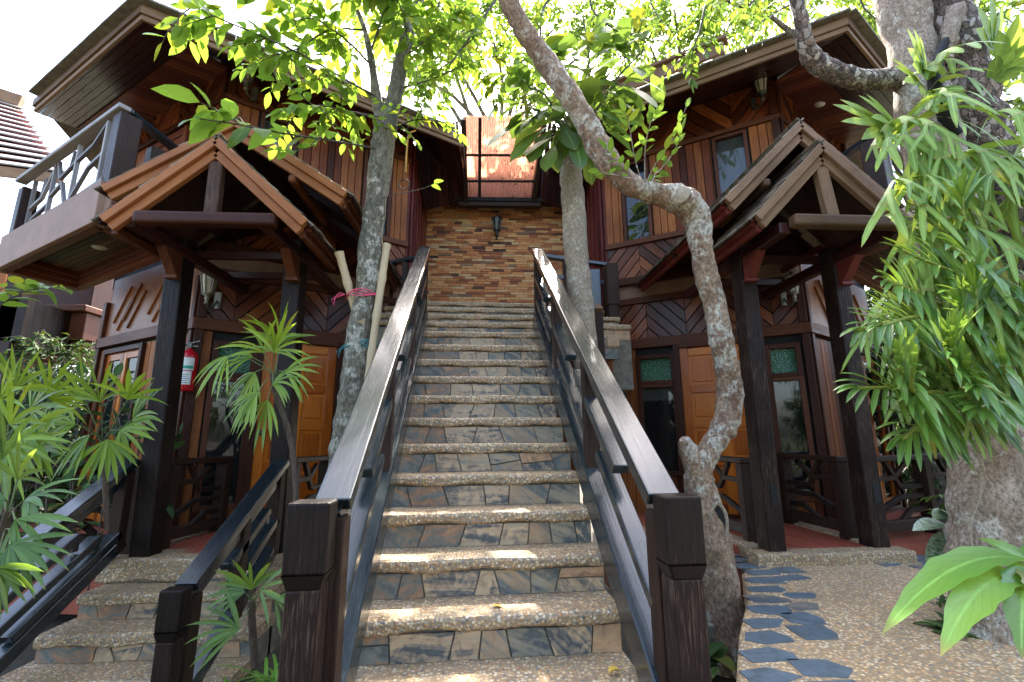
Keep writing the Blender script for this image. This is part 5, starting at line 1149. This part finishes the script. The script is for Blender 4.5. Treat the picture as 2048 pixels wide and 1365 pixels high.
# overhanging twigs of the tree above the top frame edge
ov = thing('tree', 'leafy boughs hanging into the top of the frame over the stairs', 'tree', (1.2, 6.2, 6), 'trees beyond the cottages'); lb = LB(); tb = MB()
for pts, n in (([(1100, -80, 3.6), (1010, -20, 3.5), (950, 60, 3.4), (900, 130, 3.4)], 9), ([(1250, -80, 4.4), (1180, 0, 4.3), (1230, 60, 4.2), (1290, 70, 4.2)], 9), ([(1480, -80, 4.5), (1420, -10, 4.3), (1400, 60, 4.2), (1385, 100, 4.2)], 10), ([(1560, -80, 4.0), (1500, 10, 4.0), (1450, 0, 4.0), (1400, -30, 4.)], 7), ([(1180, -80, 3.8), (1090, 10, 3.7), (1075, 90, 3.6), (1000, 160, 3.6)], 8), ([(900, -80, 3.6), (880, 0, 3.6), (860, 60, 3.6)], 7), ([(1000, -60, 4.6), (960, 20, 4.6), (900, 90, 4.6), (840, 150, 4.6)], 10), ([(1340, -80, 5), (1300, -10, 5), (1330, 60, 5)], 8), ([(1700, -90, 4.4), (1640, -20, 4.4), (1560, 20, 4.4), (1500, 60, 4.6)], 10), ([(1760, -90, 5.2), (1720, 0, 5.2), (1780, 60, 5.2)], 7)):
    c = PX(pts); tb.tube(c, [.016*(1-.6*i/len(c)) for i in range(len(c))], 6, False); spray(lb, tb, c, int(n*1.6), .42, 12, .115, .046, 'oval', .1, .3, 3)
lb.build('foliage', M['lf_mid'], ov); tb.build('twigs', M['twig'], ov)

# ---------------------------------------------------------------- small things
hr = thing('hanging_ring', 'round vine ring hanging from a thin cord beside the forked tree', 'ornament', atY(808, 368, 4.2)); b = MB(); c = atY(808, 368, 4.2)
b.tube([c+V((math.cos(t)*.052, .01, math.sin(t)*.056)) for t in [2*math.pi*j/24 for j in range(25)]], .006, 6, False, .2); b.build('ring', M['palmbk'], hr)
b = MB(); b.tube([c+V((0, 0, .056)), c+V((.0, 0, .2)), c+V((.0, .2, 1.5))], .0025, 4, False); b.build('cord', M['twig'], hr)
b = MB(); b.tube([atY(*p) for p in ((812, 345, 4.1), (813, 310, 4.1), (816, 275, 4.1), (822, 265, 4.1), (832, 262, 4.1))], .008, 8); tag(b.build('hooked_cane', M['yellow']), 'yellow hooked cane hanging above the vine ring', 'cane')
for px, py, z, lab in ((985, 1212, .705, 'yellow fallen leaf lying flat on the second lowest pebble step'), (1218, 1348, .52, 'curled yellow fallen leaf at the right of the lowest step')):
    p = atZ(px, py, z); lb = LB(); lb.leaf(p, V((1, .2, .1 if px < 1100 else .5)), V((0, 0, 1)), .055, .035, 'oval', 6, .3, .2 if px < 1100 else .9); o = lb.build('fallen_leaf', M['lf_yel']); tag(o, lab, 'leaf', 'fallen yellow leaves')

# ---------------------------------------------------------------- neighbour house at the far left
nh = thing('house', 'neighbouring timber house with bright striped tile roof at far left', 'house', (-9.5, 9, 0))
b = MB(); Y0 = 7.6; e0, e1 = atY(-260, 300, 7.4), atY(130, 350, 8.6); r0, r1 = atY(-260, 120, 9.4), atY(42, 215, 10.4)
for i in range(13):
    t0, t1_ = i/13, (i+.72)/13; a, c_ = e0.lerp(r0, t0), e1.lerp(r1, t0); d, f = e0.lerp(r0, t1_), e1.lerp(r1, t1_); b.slab([a+V((0, -.0, .05)), c_+V((0, 0, .05)), f, d], (0, -.01, .025))
b.build('roof_tiles', plain('pale_roof_tile', (.30, .27, .24), .6, c2=(.24, .21, .19)), nh)
b = MB(); b.slab([e0-UPZ*.02, e1-UPZ*.02, r1-UPZ*.06, r0-UPZ*.06], (0, 0, -.05)); b.build('roof_deck', M['red'], nh)
b = MB(); b.beam(e0-UPZ*.1, e1-UPZ*.1, .05, .2); b.build('eave_fascia', M['fascg'], nh, .005); b = MB(); b.beam(r0+UPZ*.12, r1+UPZ*.12, .2, .3); b.build('ridge_board', M['fascg'], nh, .005)
b = MB(); w0, w1 = V((e0.x, 9.0, 0)), V((e1.x-.1, 9.3, 0)); b.planks([w0, w1, w1+UPZ*5.0, w0+UPZ*5.0], UPZ, .18, .02, V((0, -.04, 0))); b.build('wall', M['wall'], nh)
b = MB(); c = atY(120, 650, 7.4); b.box(c.x-.55, c.x+.45, 7.3, 9, c.z-.25, c.z+.18, 'x'); b.box(c.x-.6, c.x+.5, 7.2, 9, c.z+.18, c.z+.28, 'x'); b.box(c.x-.5, c.x+.4, 7.4, 9, c.z-.5, c.z-.25, 'x'); b.box(c.x-.5, c.x+.4, 7.4, 9, c.z+.28, c.z+1.3, 'z'); b.build('bay', M['trim'], nh, .01)
b = MB(); c = atY(40, 640, 6.8); b.box(c.x-1.2, c.x+.25, 6.6, 8.9, c.z-.35, c.z+.25, 'x'); b.build('floor_beam', M['dark'], nh); b = MB(); c = atY(45, 560, 6.7); b.box(c.x-.12, c.x+.12, 6.6, 6.85, 0, c.z+.8, 'z'); b.build('post', M['dark'], nh, .01)
